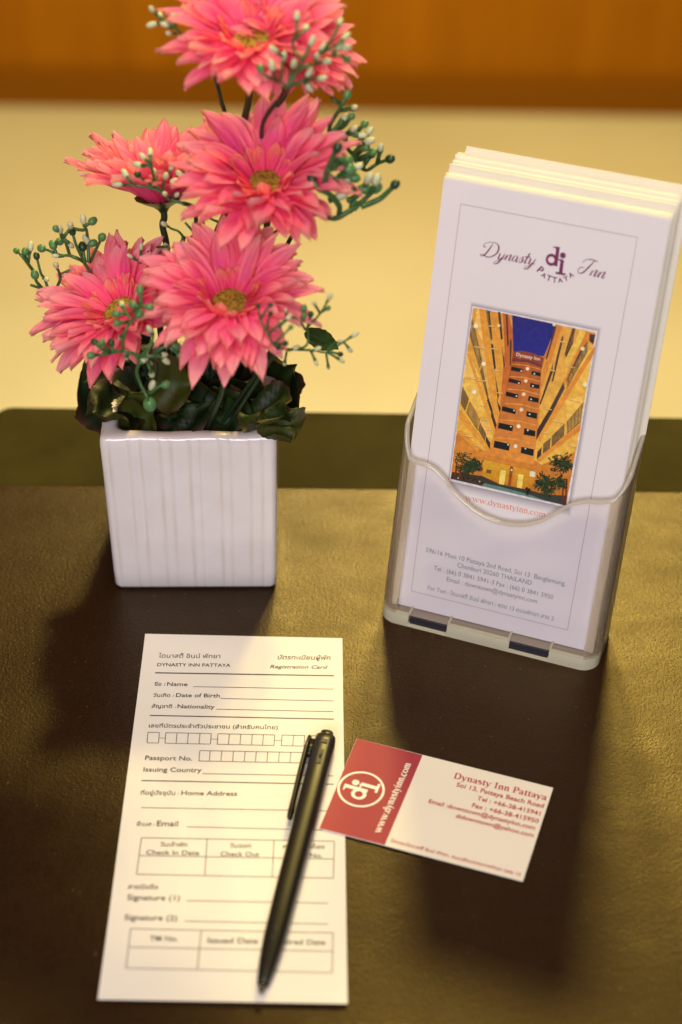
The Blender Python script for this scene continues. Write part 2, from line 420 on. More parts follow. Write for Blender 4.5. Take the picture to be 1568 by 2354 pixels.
sheet('paper_sheet', GR, [(334, 1460), (787, 1470), (799, 2312), (225, 2302)], .25, m_paper, form, 40, 1)
A = lambda x, y: (275.8 + .35184 * x, 1440.5 + .35184 * y)
Bc = lambda x, y: (214.5 + .39092 * x, 1838.9 + .39092 * y)
tx = MB(); ln = MB(); bx = MB(); t1 = MB(); t2 = MB()
T = lambda b, p, q, **k: text(GR, tx, b, p, q, **{'weight': .012, **k})
T('ไดนาสตี้ อินน์ พัทยา', A(252, 205), A(655, 209), weight=.004)
T('DYNASTY INN PATTAYA', A(243, 259), A(722, 264), ys=.95)
T('บัตรทะเบียนผู้พัก', A(1030, 215), A(1377, 219), shear=.2)
T('Registration Card', A(980, 272), A(1358, 276), shear=.25, ys=.8)
line(GR, ln, A(230, 302), A(1400, 321), .7)
T('ชื่อ', A(225, 386), A(270, 386), ys=1.05); T('/', A(287, 386), A(297, 386)); T('Name', A(307, 386), A(441, 388), ys=.85)
line(GR, ln, A(478, 392), A(1395, 408), .34)
T('วันเกิด', A(218, 458), A(328, 459)); T('/', A(345, 459), A(354, 459)); T('Date of Birth', A(365, 459), A(652, 463), ys=.9)
line(GR, ln, A(658, 469), A(1395, 485), .34)
T('สัญชาติ', A(206, 530), A(340, 532)); T('/', A(358, 533), A(366, 533)); T('Nationality', A(375, 532), A(618, 536), ys=.9)
line(GR, ln, A(630, 539), A(1395, 555), .34)
line(GR, ln, A(195, 580), A(1398, 604), .6)
T('เลขที่บัตรประจำตัวประชาชน (สำหรับคนไทย)', A(188, 658), A(1032, 670), ys=.95)
def boxes(xs, y0, sl, h, sk):
    def P(x, yy): return A(x - sk * yy / h, y0 + sl * (x - 183) + yy)
    for yy in (0, h): line(GR, bx, P(xs[0], yy), P(xs[-1], yy), .32)
    for x in xs: line(GR, bx, P(x, 0), P(x, h), .32, lift=.115)
gs = [[183, 258], [300, 373, 447, 523, 597], [641, 715, 790, 865, 938, 1012], [1060, 1135, 1208], [1252, 1327]]
for g in gs: boxes(g, 690, .0206, 69, 6)
for g, h in zip(gs, gs[1:]): line(GR, bx, A(g[-1] - 3, 726 + .0206 * (g[-1] - 183)), A(h[0] - 3, 726 + .0206 * (h[0] - 183)), .24)
boxes([522, 590, 666, 742, 818, 891, 966, 1042, 1117, 1192, 1267], 803, .0190, 68, 6)
T('Passport No.', A(163, 870), A(472, 875), ys=.92); T('Issuing Country', A(152, 946), A(533, 951), ys=.9)
line(GR, ln, A(540, 960), A(1395, 975), .34); line(GR, ln, A(141, 1005), A(1395, 1030), .55)
T('ที่อยู่ปัจจุบัน', A(135, 1098), A(360, 1100)); T('/', A(378, 1100), A(386, 1100)); T('Home Address', A(400, 1100), A(765, 1105), ys=.9)
line(GR, ln, A(140, 1182), A(1390, 1204), .34)
T('อีเมล', Bc(255, 152), Bc(340, 153)); T('/', Bc(352, 153), Bc(360, 153)); T('Email', Bc(372, 153), Bc(498, 155), ys=.95)
line(GR, ln, Bc(550, 158), Bc(1400, 178), .34)
def table_lines(mb, rows, colsx):
    for p, q in rows: line(GR, mb, Bc(*p), Bc(*q), .34)
    for p, q in colsx: line(GR, mb, Bc(*p), Bc(*q), .34, lift=.115)
table_lines(t1, [((283, 222), (1418, 243)), ((268, 327), (1415, 347)), ((255, 437), (1412, 460))],
            [((283, 222), (255, 437)), ((670, 229), (655, 446)), ((1063, 237), (1052, 453)), ((1418, 243), (1412, 460))])
T('วันเข้าพัก', Bc(393, 273), Bc(552, 275)); T('Check In Date', Bc(310, 320), Bc(622, 324), ys=.9)
T('วันออก', Bc(803, 280), Bc(928, 282)); T('Check Out', Bc(748, 329), Bc(975, 332), ys=.95)
T('หมายเลขห้อง', Bc(1115, 285), Bc(1360, 288)); T('Room No.', Bc(1135, 336), Bc(1347, 339), ys=.95)
T('ลายมือชื่อ', Bc(203, 522), Bc(380, 525)); T('Signature (1)', Bc(198, 588), Bc(508, 592), ys=.95); line(GR, ln, Bc(548, 592), Bc(1380, 607), .34)
T('Signature (2)', Bc(182, 706), Bc(492, 711), ys=.95); line(GR, ln, Bc(535, 713), Bc(1380, 730), .34)
table_lines(t2, [((220, 758), (1410, 783)), ((205, 868), (1405, 893)), ((193, 995), (1405, 1022))],
            [((220, 758), (193, 995)), ((635, 767), (612, 1004)), ((1020, 775), (1010, 1013)), ((1410, 783), (1405, 1022))])
T('TM No.', Bc(330, 830), Bc(497, 833)); T('Issued Date', Bc(672, 843), Bc(968, 847), ys=.95); T('Expired Date', Bc(1060, 850), Bc(1365, 854), ys=.95)
flush_text()
for b_ in (tx, ln, bx, t1, t2): curl(b_)
tx.build('printed_text', m_ink, form, smooth=False); ln.build('writing_line', m_ink_line, form, smooth=False)
bx.build('number_box_row', m_ink_line, form, smooth=False); t1.build('stay_dates_grid', m_ink_line, form, smooth=False); t2.build('immigration_grid', m_ink_line, form, smooth=False)

# ---------------------------------------------------------------- visiting card
CZ = Plane((0, 0, 1.0), (0, 0, 1))
K = lambda x, y: (704.9 + .39092 * x, 1655 + .39092 * y)
card = empty('business_card', CZ.at(1000, 1860), 'red and cream business card beside the pen, one corner on the form', 'business card')
cq = [(820, 1697), (1272, 1811), (1202, 2026), (734, 1904)]
sheet('card_sheet', CZ, cq, .42, m_card, card)
rb = MB(); q4 = [CZ.at(*p, .04) for p in ((820.3, 1697.2), (971.5, 1735.9), (884.7, 1942.6), (734.4, 1903.8))]
rb.add(q4, [(3, 2, 1, 0)]); rb.build('red_band', m_red, card, smooth=False)
wt = MB(); em = MB(); rt = MB()
serif(CZ, wt, 'www.dynastyinn.com', K(432, 666), K(616, 258), W=.14, H=.06, ys=1.0)
# round emblem with the two linked letters, turned a quarter
c0 = CZ.at(*K(320, 407), .12); ux = (CZ.at(*K(380, 268), .12) - CZ.at(*K(250, 553), .12)).normalized(); uy = CZ.n.cross(ux)
rad = (CZ.at(*K(463, 425), .12) - CZ.at(*K(178, 390), .12)).length / 2 * .97
em.grid([[c0 + (ux * math.cos(a) + uy * math.sin(a)) * rr * rad for a in [2 * math.pi * k / 48 for k in range(48)]] for rr in (.90, 1.0)], closed=True)
def emblem(mb, f):
    stroke(mb, f, arc(-.32, -.02, .25, .27, 0, 360, 28), [.13, .17, .13, .17, .13], 1, False)
    stroke(mb, f, [(-.03, .78), (-.03, -.34)], [.20], 1, False); stroke(mb, f, [(-.32, .74), (-.02, .70)], [.03, .16], 1, False)
    stroke(mb, f, arc(.30, .34, .085, .085, 0, 360, 16), [.17], 1, False)
    stroke(mb, f, [(.30, .08), (.30, -.70)], [.20], 1, False); stroke(mb, f, [(.02, -.72), (.58, -.72)], [.12], 1, False); stroke(mb, f, [(.02, .06), (.30, .06)], [.05, .12], 1, False)
emblem(em, lambda x, y: c0 + (ux * x + uy * (y + .02)) * rad * .92)
serif(CZ, rt, 'Dynasty Inn Pattaya', K(862, 342), K(1410, 474), W=.13, H=.05, ys=1.0)
X = lambda b, p, q, **k: text(CZ, rt, b, K(*p), K(*q), weight=.018, **k)
X('Soi 13, Pattaya Beach Road', (878, 390), (1392, 518)); X('Tel : +66-38-415941', (1000, 470), (1372, 563)); X('Fax : +66-38-415950', (970, 512), (1362, 608))
X('Email :downtown@dynastyinn.com', (715, 487), (1341, 647)); X('didowntown@yahoo.com', (875, 573), (1332, 690))
X('โรงแรมไดนาสตี้ อินน์ พัทยา, ถนนเลียบชายหาดพัทยา ซอย 13', (490, 715), (1255, 918))
flush_text()
wt.build('web_address', m_white_ink, card, smooth=False); em.build('round_emblem', m_white_ink, card, smooth=False); rt.build('red_text', m_redtext, card, smooth=False)

# ---------------------------------------------------------------- pen
pz = 5.4
P0, P1 = on_z(751, 1692, pz), on_z(600, 2279, 4.6)
pen = empty('ballpoint_pen', on_z(676, 1990, .3), 'black retractable ballpoint pen lying across the registration form', 'pen')
pd = (P1 - P0).normalized(); side = pd.cross(Vector((0, 0, 1))).normalized(); pu = side.cross(pd)   # side points to the left of the picture
if side.x > 0: side = -side
LEN = (P1 - P0).length
def pen_ring(t, rx, rz, n=20, flat=.78):
    c = P0 + pd * t; out = []
    for k in range(n):
        a = 2 * math.pi * k / n; ca, sa = math.cos(a), math.sin(a)
        e = 2 / 3.2
        out.append(c + side * (rx * math.copysign(abs(ca) ** e, ca)) + pu * (rz * math.copysign(abs(sa) ** e, sa)))
    return out
mb = MB(); prof = [(1.2, .5), (1.3, 3.6), (2.4, 4.5), (6, 4.75), (40, 4.85), (90, 4.7), (112, 4.4), (124, 3.6), (132, 2.5), (133.2, 2.2), (133.3, .5)]
mb.grid([pen_ring(t, r_, r_ * .98) for t, r_ in prof], closed=True); mb.build('barrel', m_pen, pen)
mb = MB(); mb.grid([pen_ring(t, r_, r_) for t, r_ in [(-2.0, .3), (-1.9, 2.2), (-1.0, 2.9), (1.6, 2.9)]], closed=True); mb.build('push_button', m_pen_dark, pen)
mb = MB(); mb.tube([P0 + pd * 133, P0 + pd * 136.5, P0 + pd * (LEN - .2)], [1.7, 1.1, .45], 12); mb.build('writing_tip', m_tip, pen)
# clip along the left flank: root, long blade and a thickened end
mb = MB(); rows = []
for t, off, th_, hh in [(2.4, 7.0, 1.0, 1.4), (3.2, 7.1, 2.0, 2.2), (10, 7.3, 2.5, 2.4), (25, 7.2, 2.5, 2.4), (40, 6.9, 2.4, 2.2), (46, 6.7, 2.9, 2.0), (49.5, 6.6, 2.4, 1.7), (50.6, 6.5, 1.0, .8)]:
    c = P0 + pd * t + side * off + pu * .6; rows.append([c + side * (th_ * .5 * math.cos(a)) + pu * (hh * math.sin(a)) for a in [2 * math.pi * k / 12 for k in range(12)]])
k0 = len(mb.v); mb.grid(rows, closed=True); mb.f.append(tuple(k0 + k for k in reversed(range(12)))); mb.f.append(tuple(k0 + 84 + k for k in range(12)))
mb.box(P0 + pd * 4 + side * 4 - pu * 1.2, side * 3.2, pd * 9, pu * 2.8); mb.build('clip', m_pen, pen)
mb = MB()
for t, l, wd, so in ((6.3, 2.2, 2.6, -.4), (12.5, 8.2, 2.1, -.2)):
    mb.box(P0 + pd * t + pu * 4.62 + side * (so - wd / 2), side * wd, pd * l, pu * .36)
mb.build('slot', m_slot, pen, smooth=False)
mb = MB(); mb.ellipsoid(P0 + pd * 16.4 + pu * 4.8 - side * .3, pd, 1.7, .7); mb.build('clip_catch', m_pen, pen)
for t, rr in ((109, 1.2), (114, .9)):
    mb = MB(); mb.ellipsoid(P0 + pd * t + pu * 3.9, pu, .65, rr); mb.build('grip_dimple', m_slot, pen)

# ---------------------------------------------------------------- acrylic holder and brochures
YAW = -.335; TT = math.tan(.249)
ex = Vector((math.cos(YAW), math.sin(YAW), 0)); nb = Vector((-math.sin(YAW), math.cos(YAW), 0)); ho = Vector((71.6, 622.9, 0))
def HP(u, d, z): return ho + ex * u + nb * (d + z * TT) + Vector((0, 0, z))
hn = ex.cross((nb * TT + Vector((0, 0, 1))).normalized())           # front normal (towards the viewer)
if hn.y > 0: hn = -hn
rim_front = [(-54, 93), (-53, 88.5), (-50, 85), (-46, 83.4), (-40, 83.2), (-36, 82.2), (-33, 80.6), (-29, 77.4), (-25.8, 73.9), (-20, 69.8), (-14.4, 66.7), (-8, 64.5), (-1.5, 63.6), (4, 64), (8.6, 65), (13, 66.8), (18.1, 69.8), (22, 73.5), (25.1, 76.5), (28, 79.2), (31, 81.2), (36, 83.2), (42, 84.2), (47, 86), (51.2, 88.2), (53, 90.5), (54, 93)]
def interp(tab, x):
    if x <= tab[0][0]: return tab[0][1]
    for (a, b), (c, d) in zip(tab, tab[1:]):
        if x <= c: return b + (d - b) * (x - a) / (c - a)
    return tab[-1][1]
HW, D0, D1, RAD = 53.6, -7.5, 27.5, 8.5
def outline(hw, d0, d1, r, nf=56, ns=8, nc=8):
    """closed loop of (u,d): front left to right, right side, back, left side"""
    pts = [(-hw + r + (2 * hw - 2 * r) * k / nf, d0) for k in range(nf + 1)]
    pts += [(hw - r + r * math.sin(R(90 * k / nc)), d0 + r - r * math.cos(R(90 * k / nc))) for k in range(1, nc + 1)]
    pts += [(hw, d0 + r + (d1 - d0 - 2 * r) * k / ns) for k in range(1, ns + 1)]
    pts += [(hw - r + r * math.cos(R(90 * k / nc)), d1 - r + r * math.sin(R(90 * k / nc))) for k in range(1, nc + 1)]
    pts += [(hw - r - (2 * hw - 2 * r) * k / 20, d1) for k in range(1, 21)]
    pts += [(-hw + r - r * math.sin(R(90 * k / nc)), d1 - r + r * math.cos(R(90 * k / nc))) for k in range(1, nc + 1)]
    pts += [(-hw, d1 - r - (d1 - d0 - 2 * r) * k / ns) for k in range(1, ns + 1)]
    pts += [(-hw + r - r * math.cos(R(90 * k / nc)), d0 + r - r * math.sin(R(90 * k / nc))) for k in range(1, nc)]
    return pts
def rim_z(u, d):
    zf = interp(rim_front, u)
    if d <= D0 + 1.0: return zf
    k = min(1, (d - D0) / (D1 - D0)); zs = 92 + 13 * k ** .8 if u > 0 else 93 + 14 * k ** .8
    if d >= D1 - .5: return 106.
    kk = min(1, (d - D0) / 6.0)
    return zf * (1 - kk) + zs * kk
out_l = outline(HW, D0, D1, RAD); in_l = outline(HW - 2.3, D0 + 2.3, D1 - 2.3, RAD - 2.3)
tops = [rim_z(u, d) for u, d in out_l]
holder = empty('brochure_holder', ho, 'clear acrylic holder with a wavy front lip, full of white leaflets', 'brochure holder')
mb = MB(); ZF = 5.6; nz = 14
mb.grid([[HP(u, d, ZF + (t - 1.7 - ZF) * k / nz) for (u, d), t in zip(out_l, tops)] for k in range(nz + 1)], closed=True)
mb.grid([[HP(u, d, ZF + (t - 1.7 - ZF) * (1 - k / nz)) for (u, d), t in zip(in_l, tops)] for k in range(nz + 1)], closed=True)
m_glass = mat('thick_acrylic', (.96, .88, .72), .04, Transmission_Weight=.88, IOR=1.49)
nl = len(out_l); fm_ = []
for f_ in mb.f:
    u_, d_ = (out_l if f_[0] < nl * (nz + 1) else in_l)[f_[0] % nl]
    fm_.append(0 if d_ < D0 + 2.6 and abs(u_) < HW - RAD + .5 else 1)
mb.build('pocket', [m_acrylic, m_glass], holder, fmat=fm_)
mb = MB(); mid = [((a[0] + b[0]) / 2, (a[1] + b[1]) / 2) for a, b in zip(out_l, in_l)]
ring = [[HP(m_[0] + (o_[0] - m_[0]) * ca, m_[1] + (o_[1] - m_[1]) * ca, t - 1.6 + sa * 1.7) for m_, o_, t in zip(mid, out_l, tops)]
        for ca, sa in [(math.cos(a), math.sin(a)) for a in [math.pi * k / 6 for k in range(7)]]]
mb.grid(ring, closed=True); mb.build('lip', m_rim, holder)
# pocket floor, skirt with two notches
fl = MB(); n_ = len(in_l)
fl.add([HP(u, d, 4.2) for u, d in in_l], [tuple(range(n_))]); fl.add([HP(u, d, 2.6) for u, d in in_l], [tuple(reversed(range(n_)))])
fl.build('pocket_floor', mat('scatter_tinted_floor', (.33, .28, .225), .2), holder, smooth=False)  # grey-brown colour stands in for light scattered and reflected in the clear floor
ft = MB(); sl = MB()
notch = ((-HW + 2 * HW * .145, -HW + 2 * HW * .315), (-HW + 2 * HW * .605, -HW + 2 * HW * .78))
def band(loop_o, loop_i, z0, z1, keep):
    n = len(loop_o)
    for i in range(n):
        j = (i + 1) % n; um = (loop_o[i][0] + loop_o[j][0]) / 2; dm_ = loop_o[i][1]
        if not keep(um, dm_): continue
        a, b, c, d = loop_o[i], loop_o[j], loop_i[j], loop_i[i]
        v = [HP(*a, z0), HP(*b, z0), HP(*c, z0), HP(*d, z0), HP(*a, z1), HP(*b, z1), HP(*c, z1), HP(*d, z1)]
        ft.add(v, [(3, 2, 1, 0), (4, 5, 6, 7), (0, 1, 5, 4), (1, 2, 6, 5), (2, 3, 7, 6), (3, 0, 4, 7)])
in_notch = lambda u, d: d < D0 + 1 and any(a < u < b for a, b in notch)
band(out_l, in_l, .05, 1.3, lambda u, d: True)
band(out_l, in_l, 1.3, 5.6, lambda u, d: not in_notch(u, d))
ft.build('foot_rim', m_foot, holder, smooth=False)
for a, b in notch:
    s_ = MB(); v = []
    for d, z0, z1 in ((D0 + .9, 1.3, 4.4), (D0 + 2.2, 1.3, 4.4)):
        v += [HP(a, d, z0), HP(b, d, z0), HP(b, d, z1), HP(a, d, z1)]
    s_.add(v, [(0, 1, 2, 3), (4, 7, 6, 5), (3, 2, 6, 7), (0, 4, 5, 1), (0, 3, 7, 4), (1, 5, 6, 2)]); s_.build('notch_shade', m_slot, holder, smooth=False)  # solid block fills the opening, its darkness put in as colour
    r_ = MB()
    for x in (a - 1.3, b + .1):
        p = [HP(x, D0 + 2.4, 4.3), HP(x, D0 + 16, 4.3)]; r_.box(p[0], ex * 1.1, p[1] - p[0], Vector((0, 0, 1.3)))
    r_.build('floor_rib', m_foot, holder, smooth=False)

# brochures: one printed leaflet in front, the rest of the stack behind it, each a leaflet of its own
rnd = random.Random(5)
BT = .52
def leaflet_mesh(u0, u1, d, z0, z1, thick, r_, bow):
    mb = MB(); nzz = 6
    for k in range(3):                                         # three folded panels, a hair apart
        da = d + thick * k / 3; db = da + thick / 3 - .06; zt = z1 - r_.uniform(0, .7) * (k > 0); e = r_.uniform(-.35, .35) * (k > 0)
        rows = []
        for i in range(nzz + 1):
            z = z0 + (zt - z0) * i / nzz; b = bow * math.sin(math.pi * i / nzz)
            rows.append([HP(u0 + e, da + b, z), HP(u1 + e, da + b, z), HP(u1 + e, db + b, z), HP(u0 + e, db + b, z)])
        k0 = len(mb.v); mb.grid(rows, closed=True); mb.f.append((k0 + 3, k0 + 2, k0 + 1, k0)); e_ = k0 + nzz * 4; mb.f.append((e_, e_ + 1, e_ + 2, e_ + 3))
    return mb
BW2 = 49.5
front_leaf = empty('hotel_brochure', HP(0, 0, 4.8), 'front white brochure with a hotel courtyard picture and purple lettering', 'brochure')
leaflet_mesh(-BW2, BW2, 0, 4.8, 208.3, BT, random.Random(1), 0).build('folded_sheet', m_leaflet, front_leaf, smooth=False)
d = BT + .12; k = 0
while d < 22.0:
    grp = 0 if d < 7 else (1 if d < 18.5 else 2)
    du = (rnd.uniform(-.5, .5), rnd.uniform(-.9, 1.1) + .4, rnd.uniform(.2, 1.6) + 2.6)[grp]
    ht = (rnd.uniform(-.7, .6), rnd.uniform(-1.2, 1.5) + 2.0, rnd.uniform(-.8, 1.4) + 3.6)[grp]
    o = leaflet_mesh(-BW2 + du, BW2 + du, d, 4.8, 208.3 + ht, BT, rnd, 0).build('hotel_brochure', m_edge, base=HP(du, d, 4.8), smooth=False)
    if grp == 2: tag(o, 'white brochure in the taller bundle at the very back of the stack', 'brochure', 'taller brochures at the back of the holder')
    elif grp == 1: tag(o, 'plain-edged white brochure packed in the middle of the stack', 'brochure', 'brochures in the middle of the holder')
    else: tag(o, 'white brochure close behind the printed front one, level with it', 'brochure', 'brochures right behind the front one')
    d += BT + (rnd.uniform(.02, .09) if rnd.random() > .12 else .35)
BP = Plane(HP(0, 0, 4.8), hn)
C1 = lambda x, y: (950.1 + .39405 * x, 306.5 + .39405 * y)
C3 = lambda x, y: (858.2 + .43002 * x, 919.5 + .43002 * y)
CP = lambda x, y: (980.8 + .27365 * x, 674.3 + .27365 * y)
fr = MB(); tl, tr_, bl_, br_ = C1(277, 412), C1(1308, 607), C3(203, 1020), C3(1038, 1230)
for p, q in ((tl, tr_), (tr_, br_), (br_, bl_), (bl_, tl)): line(BP, fr, p, q, .20)
fr.build('border_line', m_thin, front_leaf, smooth=False)
sc_ = MB()                                                   # flowing script
def script_map(p0, p1, span):
    a, b = BP.at(*p0, .12), BP.at(*p1, .12); s_ = (b - a).length / span; u_ = (b - a).normalized(); v_ = BP.n.cross(u_)
    return lambda x, y: a + u_ * ((x + .32 * y) * s_) + v_ * (y * s_)
f = script_map(C1(398, 716), C1(722, 770), 3.75)
h, t_w = .035, .10
for pts, wd in [
    ([(.38, .98), (.30, .55), (.16, .12), (.0, .02), (-.12, .08), (.05, .14), (.3, .02), (.62, .06), (.88, .35), (.86, .75), (.58, 1.02), (.16, 1.02), (-.14, .86), (-.12, .66), (.04, .66)], [h, t_w, t_w, h, h, h, .06, .07, t_w, t_w, h, h, h, .06, h]),
    ([(1.06, .40), (1.12, .30), (1.12, .06), (1.22, .0), (1.38, .20)], [h, t_w, t_w, h, h]), ([(1.42, .42), (1.36, .1), (1.22, -.28), (1.02, -.38), (.98, -.26), (1.2, -.08), (1.5, .08)], [h, t_w, t_w, h, h, h, h]),
    ([(1.5, .08), (1.60, .38), (1.60, .0)], [h, h, t_w]), ([(1.62, .2), (1.78, .40), (1.86, .34), (1.83, .08), (1.9, .0), (2.0, .1)], [h, h, t_w, t_w, h, h]),
    ([(2.32, .36), (2.14, .40), (2.03, .2), (2.08, .02), (2.2, .06), (2.33, .36), (2.31, .06), (2.38, .0), (2.48, .12)], [h, h, t_w, h, h, h, t_w, h, h]),
    ([(2.48, .12), (2.62, .42), (2.70, .2), (2.66, .02), (2.52, .02)], [h, h, t_w, .07, h]), ([(2.68, .04), (2.82, .12)], [h, h]),
    ([(2.96, .72), (2.90, .1), (2.96, .0), (3.06, .08)], [t_w, t_w, h, h]), ([(2.74, .44), (3.12, .46)], [.06]),
    ([(3.12, .40), (3.18, .30), (3.18, .06), (3.28, .0), (3.44, .2)], [h, t_w, t_w, h, h]), ([(3.50, .42), (3.42, .1), (3.28, -.28), (3.08, -.38), (3.04, -.26), (3.3, -.08), (3.58, .10)], [h, t_w, t_w, h, h, h, h])]:
    stroke(sc_, f, pts, wd, 5)
f = script_map(C1(955, 812), C1(1118, 849), 1.72)
for pts, wd in [
    ([(.62, .98), (.48, .5), (.34, .1), (.14, .0), (-.02, .14), (.04, .36), (.24, .40)], [h, t_w, t_w, h, h, .06, h]), ([(.0, .70), (.12, .92), (.42, .98), (.82, .94)], [.05, h, .06, h]),
    ([(.78, .36), (.80, .0)], [h, t_w]), ([(.82, .2), (.98, .40), (1.06, .34), (1.03, .08), (1.1, .0), (1.2, .12)], [h, h, t_w, t_w, h, h]),
    ([(1.2, .12), (1.28, .38), (1.28, .0)], [h, h, t_w]), ([(1.30, .2), (1.46, .40), (1.54, .34), (1.51, .08), (1.58, .0), (1.7, .12)], [h, h, t_w, t_w, h, h])]:
    stroke(sc_, f, pts, wd, 5)
sc_.build('script_lettering', m_purple, front_leaf, smooth=False)
em = MB(); a_, b_ = BP.at(*C1(785, 748), .12), BP.at(*C1(880, 764), .12); ux = (b_ - a_).normalized(); uy = BP.n.cross(ux); c0 = BP.at(*C1(838, 741), .12)
es = (BP.at(*C1(815, 812), .12) - BP.at(*C1(850, 660), .12)).length / 1.55
emblem(em, lambda x, y: c0 + (ux * x + uy * y) * es)
em.build('emblem', m_purple, front_leaf, smooth=False)
pt = MB(); arcpts = [(735, 795), (760, 822), (790, 842), (824, 853), (858, 853), (892, 843), (922, 822)]
for ch, (x, y), ang in zip('PATTAYA', [(838 + (x_ - 838) * 1.06, y_ + 17) for x_, y_ in arcpts], (-34, -24, -10, 2, 14, 26, 38)):
    ca = math.cos(R(ang - 10)); sa = math.sin(R(ang - 10))
    text(BP, pt, ch, C1(x - 14.5 * ca, y + 14.5 * sa), C1(x + 14.5 * ca, y - 14.5 * sa), weight=.02, ys=1.0)
flush_text(); pt.build('city_name', m_purple, front_leaf, smooth=False)
wa = MB(); serif(BP, wa, 'www.dynastyinn.com', C3(490, 533), C3(920, 628), W=.075, H=.035, ys=.95); wa.build('web_address', m_orange, front_leaf, smooth=False)
ad = MB()
for b, p, q in (('596/16 Moo 10 Pattaya 2nd Road, Soi 13  Banglamung,', (280, 812), (1027, 994)), ('Chonburi 20260 THAILAND', (448, 893), (845, 990)),
                ('Tel : (66) 0 3841 5941-3 Fax : (66) 0 3841 5950', (322, 908), (960, 1066)), ('Email : downtown@dynastyinn.com', (392, 968), (875, 1088)),
                ('For Taxi : ไดนาสตี้ อินน์ พัทยา : ซอย 13 ถนนพัทยา สาย 2', (290, 1012), (963, 1180))):
    text(BP, ad, b, C3(*p), C3(*q), ys=1.12, weight=.0)
flush_text(); ad.build('address_text', m_grey_ink, front_leaf, smooth=False)

# printed picture of the courtyard (flat ink on the sheet)
pic = MB(); shd = MB(); lay = [0]
def poly(pts, c, c2=None, sort=True):
    lay[0] += 1; n = len(pts); h_ = .06 + .0006 * lay[0]; vs = [BP.at(*CP(*p), h_) for p in pts]
    nn = Vector((0, 0, 0))
    for i in range(n): nn += (vs[i] - vs[0]).cross(vs[(i + 1) % n] - vs[0])
    ys_ = [p[1] for p in pts]; y0, y1 = min(ys_), max(ys_)
    cs = []
    for p in pts:
        t = (p[1] - y0) / max(y1 - y0, 1); cc = c if c2 is None else tuple(a * (1 - t) + b * t for a, b in zip(c, c2)); cs.append(srgb(cc))
    idx = tuple(range(n)); pic.add(vs, [idx if nn.dot(BP.n) > 0 else idx[::-1]], cs)
# soft printed shadow round the picture, then its white frame
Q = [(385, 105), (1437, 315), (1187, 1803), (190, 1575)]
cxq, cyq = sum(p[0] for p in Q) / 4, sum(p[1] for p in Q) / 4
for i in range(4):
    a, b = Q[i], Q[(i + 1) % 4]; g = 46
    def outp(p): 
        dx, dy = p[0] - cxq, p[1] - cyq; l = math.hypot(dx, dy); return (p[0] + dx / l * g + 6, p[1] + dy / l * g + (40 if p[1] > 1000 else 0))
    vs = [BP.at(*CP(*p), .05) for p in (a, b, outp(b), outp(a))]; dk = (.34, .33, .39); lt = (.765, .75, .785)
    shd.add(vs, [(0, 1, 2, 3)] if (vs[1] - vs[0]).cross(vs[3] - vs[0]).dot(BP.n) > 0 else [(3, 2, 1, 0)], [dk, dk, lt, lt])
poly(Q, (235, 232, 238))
q_in = [(392, 122), (1421, 331), (1171, 1783), (201, 1558)]
poly(q_in, (205, 130, 45), (214, 140, 50))
poly([(718, 182), (1095, 262), (1040, 400), (985, 530), (728, 500)], (40, 40, 128), (38, 44, 150))
Yl, Ol, Dk = (246, 205, 92), (228, 150, 58), (58, 48, 44)
poly([(392, 122), (718, 182), (728, 490), (700, 640), (585, 1180), (535, 1310), (500, 1340), (250, 1160), (275, 960)], (226, 165, 70), (244, 196, 76))
poly([(425, 130), (495, 145), (505, 400), (495, 455), (400, 260)], (250, 205, 110)); poly([(340, 480), (420, 640), (445, 705), (310, 700)], (250, 212, 110)); poly([(310, 700), (445, 715), (500, 930), (360, 880)], (250, 205, 90))
poly([(450, 420), (520, 440), (540, 620), (510, 860), (470, 590)], (238, 190, 100)); poly([(300, 760), (420, 720), (490, 935), (470, 1050), (365, 905)], (248, 206, 96)); poly([(440, 1060), (520, 1065), (560, 1220), (500, 1200)], (250, 200, 100))
for p in ([(440, 128), (492, 138), (610, 1010), (590, 1175), (560, 1090)], [(335, 500), (362, 515), (590, 1165), (575, 1190), (540, 1130)], [(275, 985), (292, 990), (545, 1310), (515, 1336), (268, 1048)], [(545, 150), (585, 158), (620, 420), (640, 900), (610, 860)], [(250, 1160), (300, 1150), (440, 1300), (430, 1335)]): poly(p, (232, 160, 62), (236, 172, 66))
for p in ([(640, 165), (690, 176), (720, 300), (728, 490), (700, 640), (640, 900), (612, 1000), (655, 480)],): poly(p, (196, 104, 48), (220, 125, 55))
for p in ([(380, 215), (398, 258), (468, 580), (445, 640), (360, 350)], [(466, 610), (520, 860), (508, 884), (448, 652)], [(515, 862), (556, 985), (545, 1012), (507, 900)], [(300, 780), (356, 885), (322, 990), (284, 922)], [(365, 908), (447, 1062), (428, 1152), (333, 1002)],
          [(448, 1082), (502, 1184), (488, 1242), (434, 1150)], [(502, 1200), (538, 1262), (530, 1312), (494, 1242)], [(498, 140), (530, 147), (552, 380), (538, 402)], [(538, 420), (560, 430), (582, 625), (568, 655)], [(572, 662), (608, 860), (598, 905)],
          [(586, 885), (624, 965), (612, 1005)], [(545, 960), (592, 1120), (585, 1170), (540, 1030)], [(598, 152), (620, 158), (640, 380), (624, 392)], [(632, 430), (658, 600), (648, 640)], [(664, 172), (680, 176), (690, 430), (678, 440)], [(700, 380), (716, 400), (706, 610), (698, 600)]): poly(p, (78, 66, 58), (50, 42, 40))
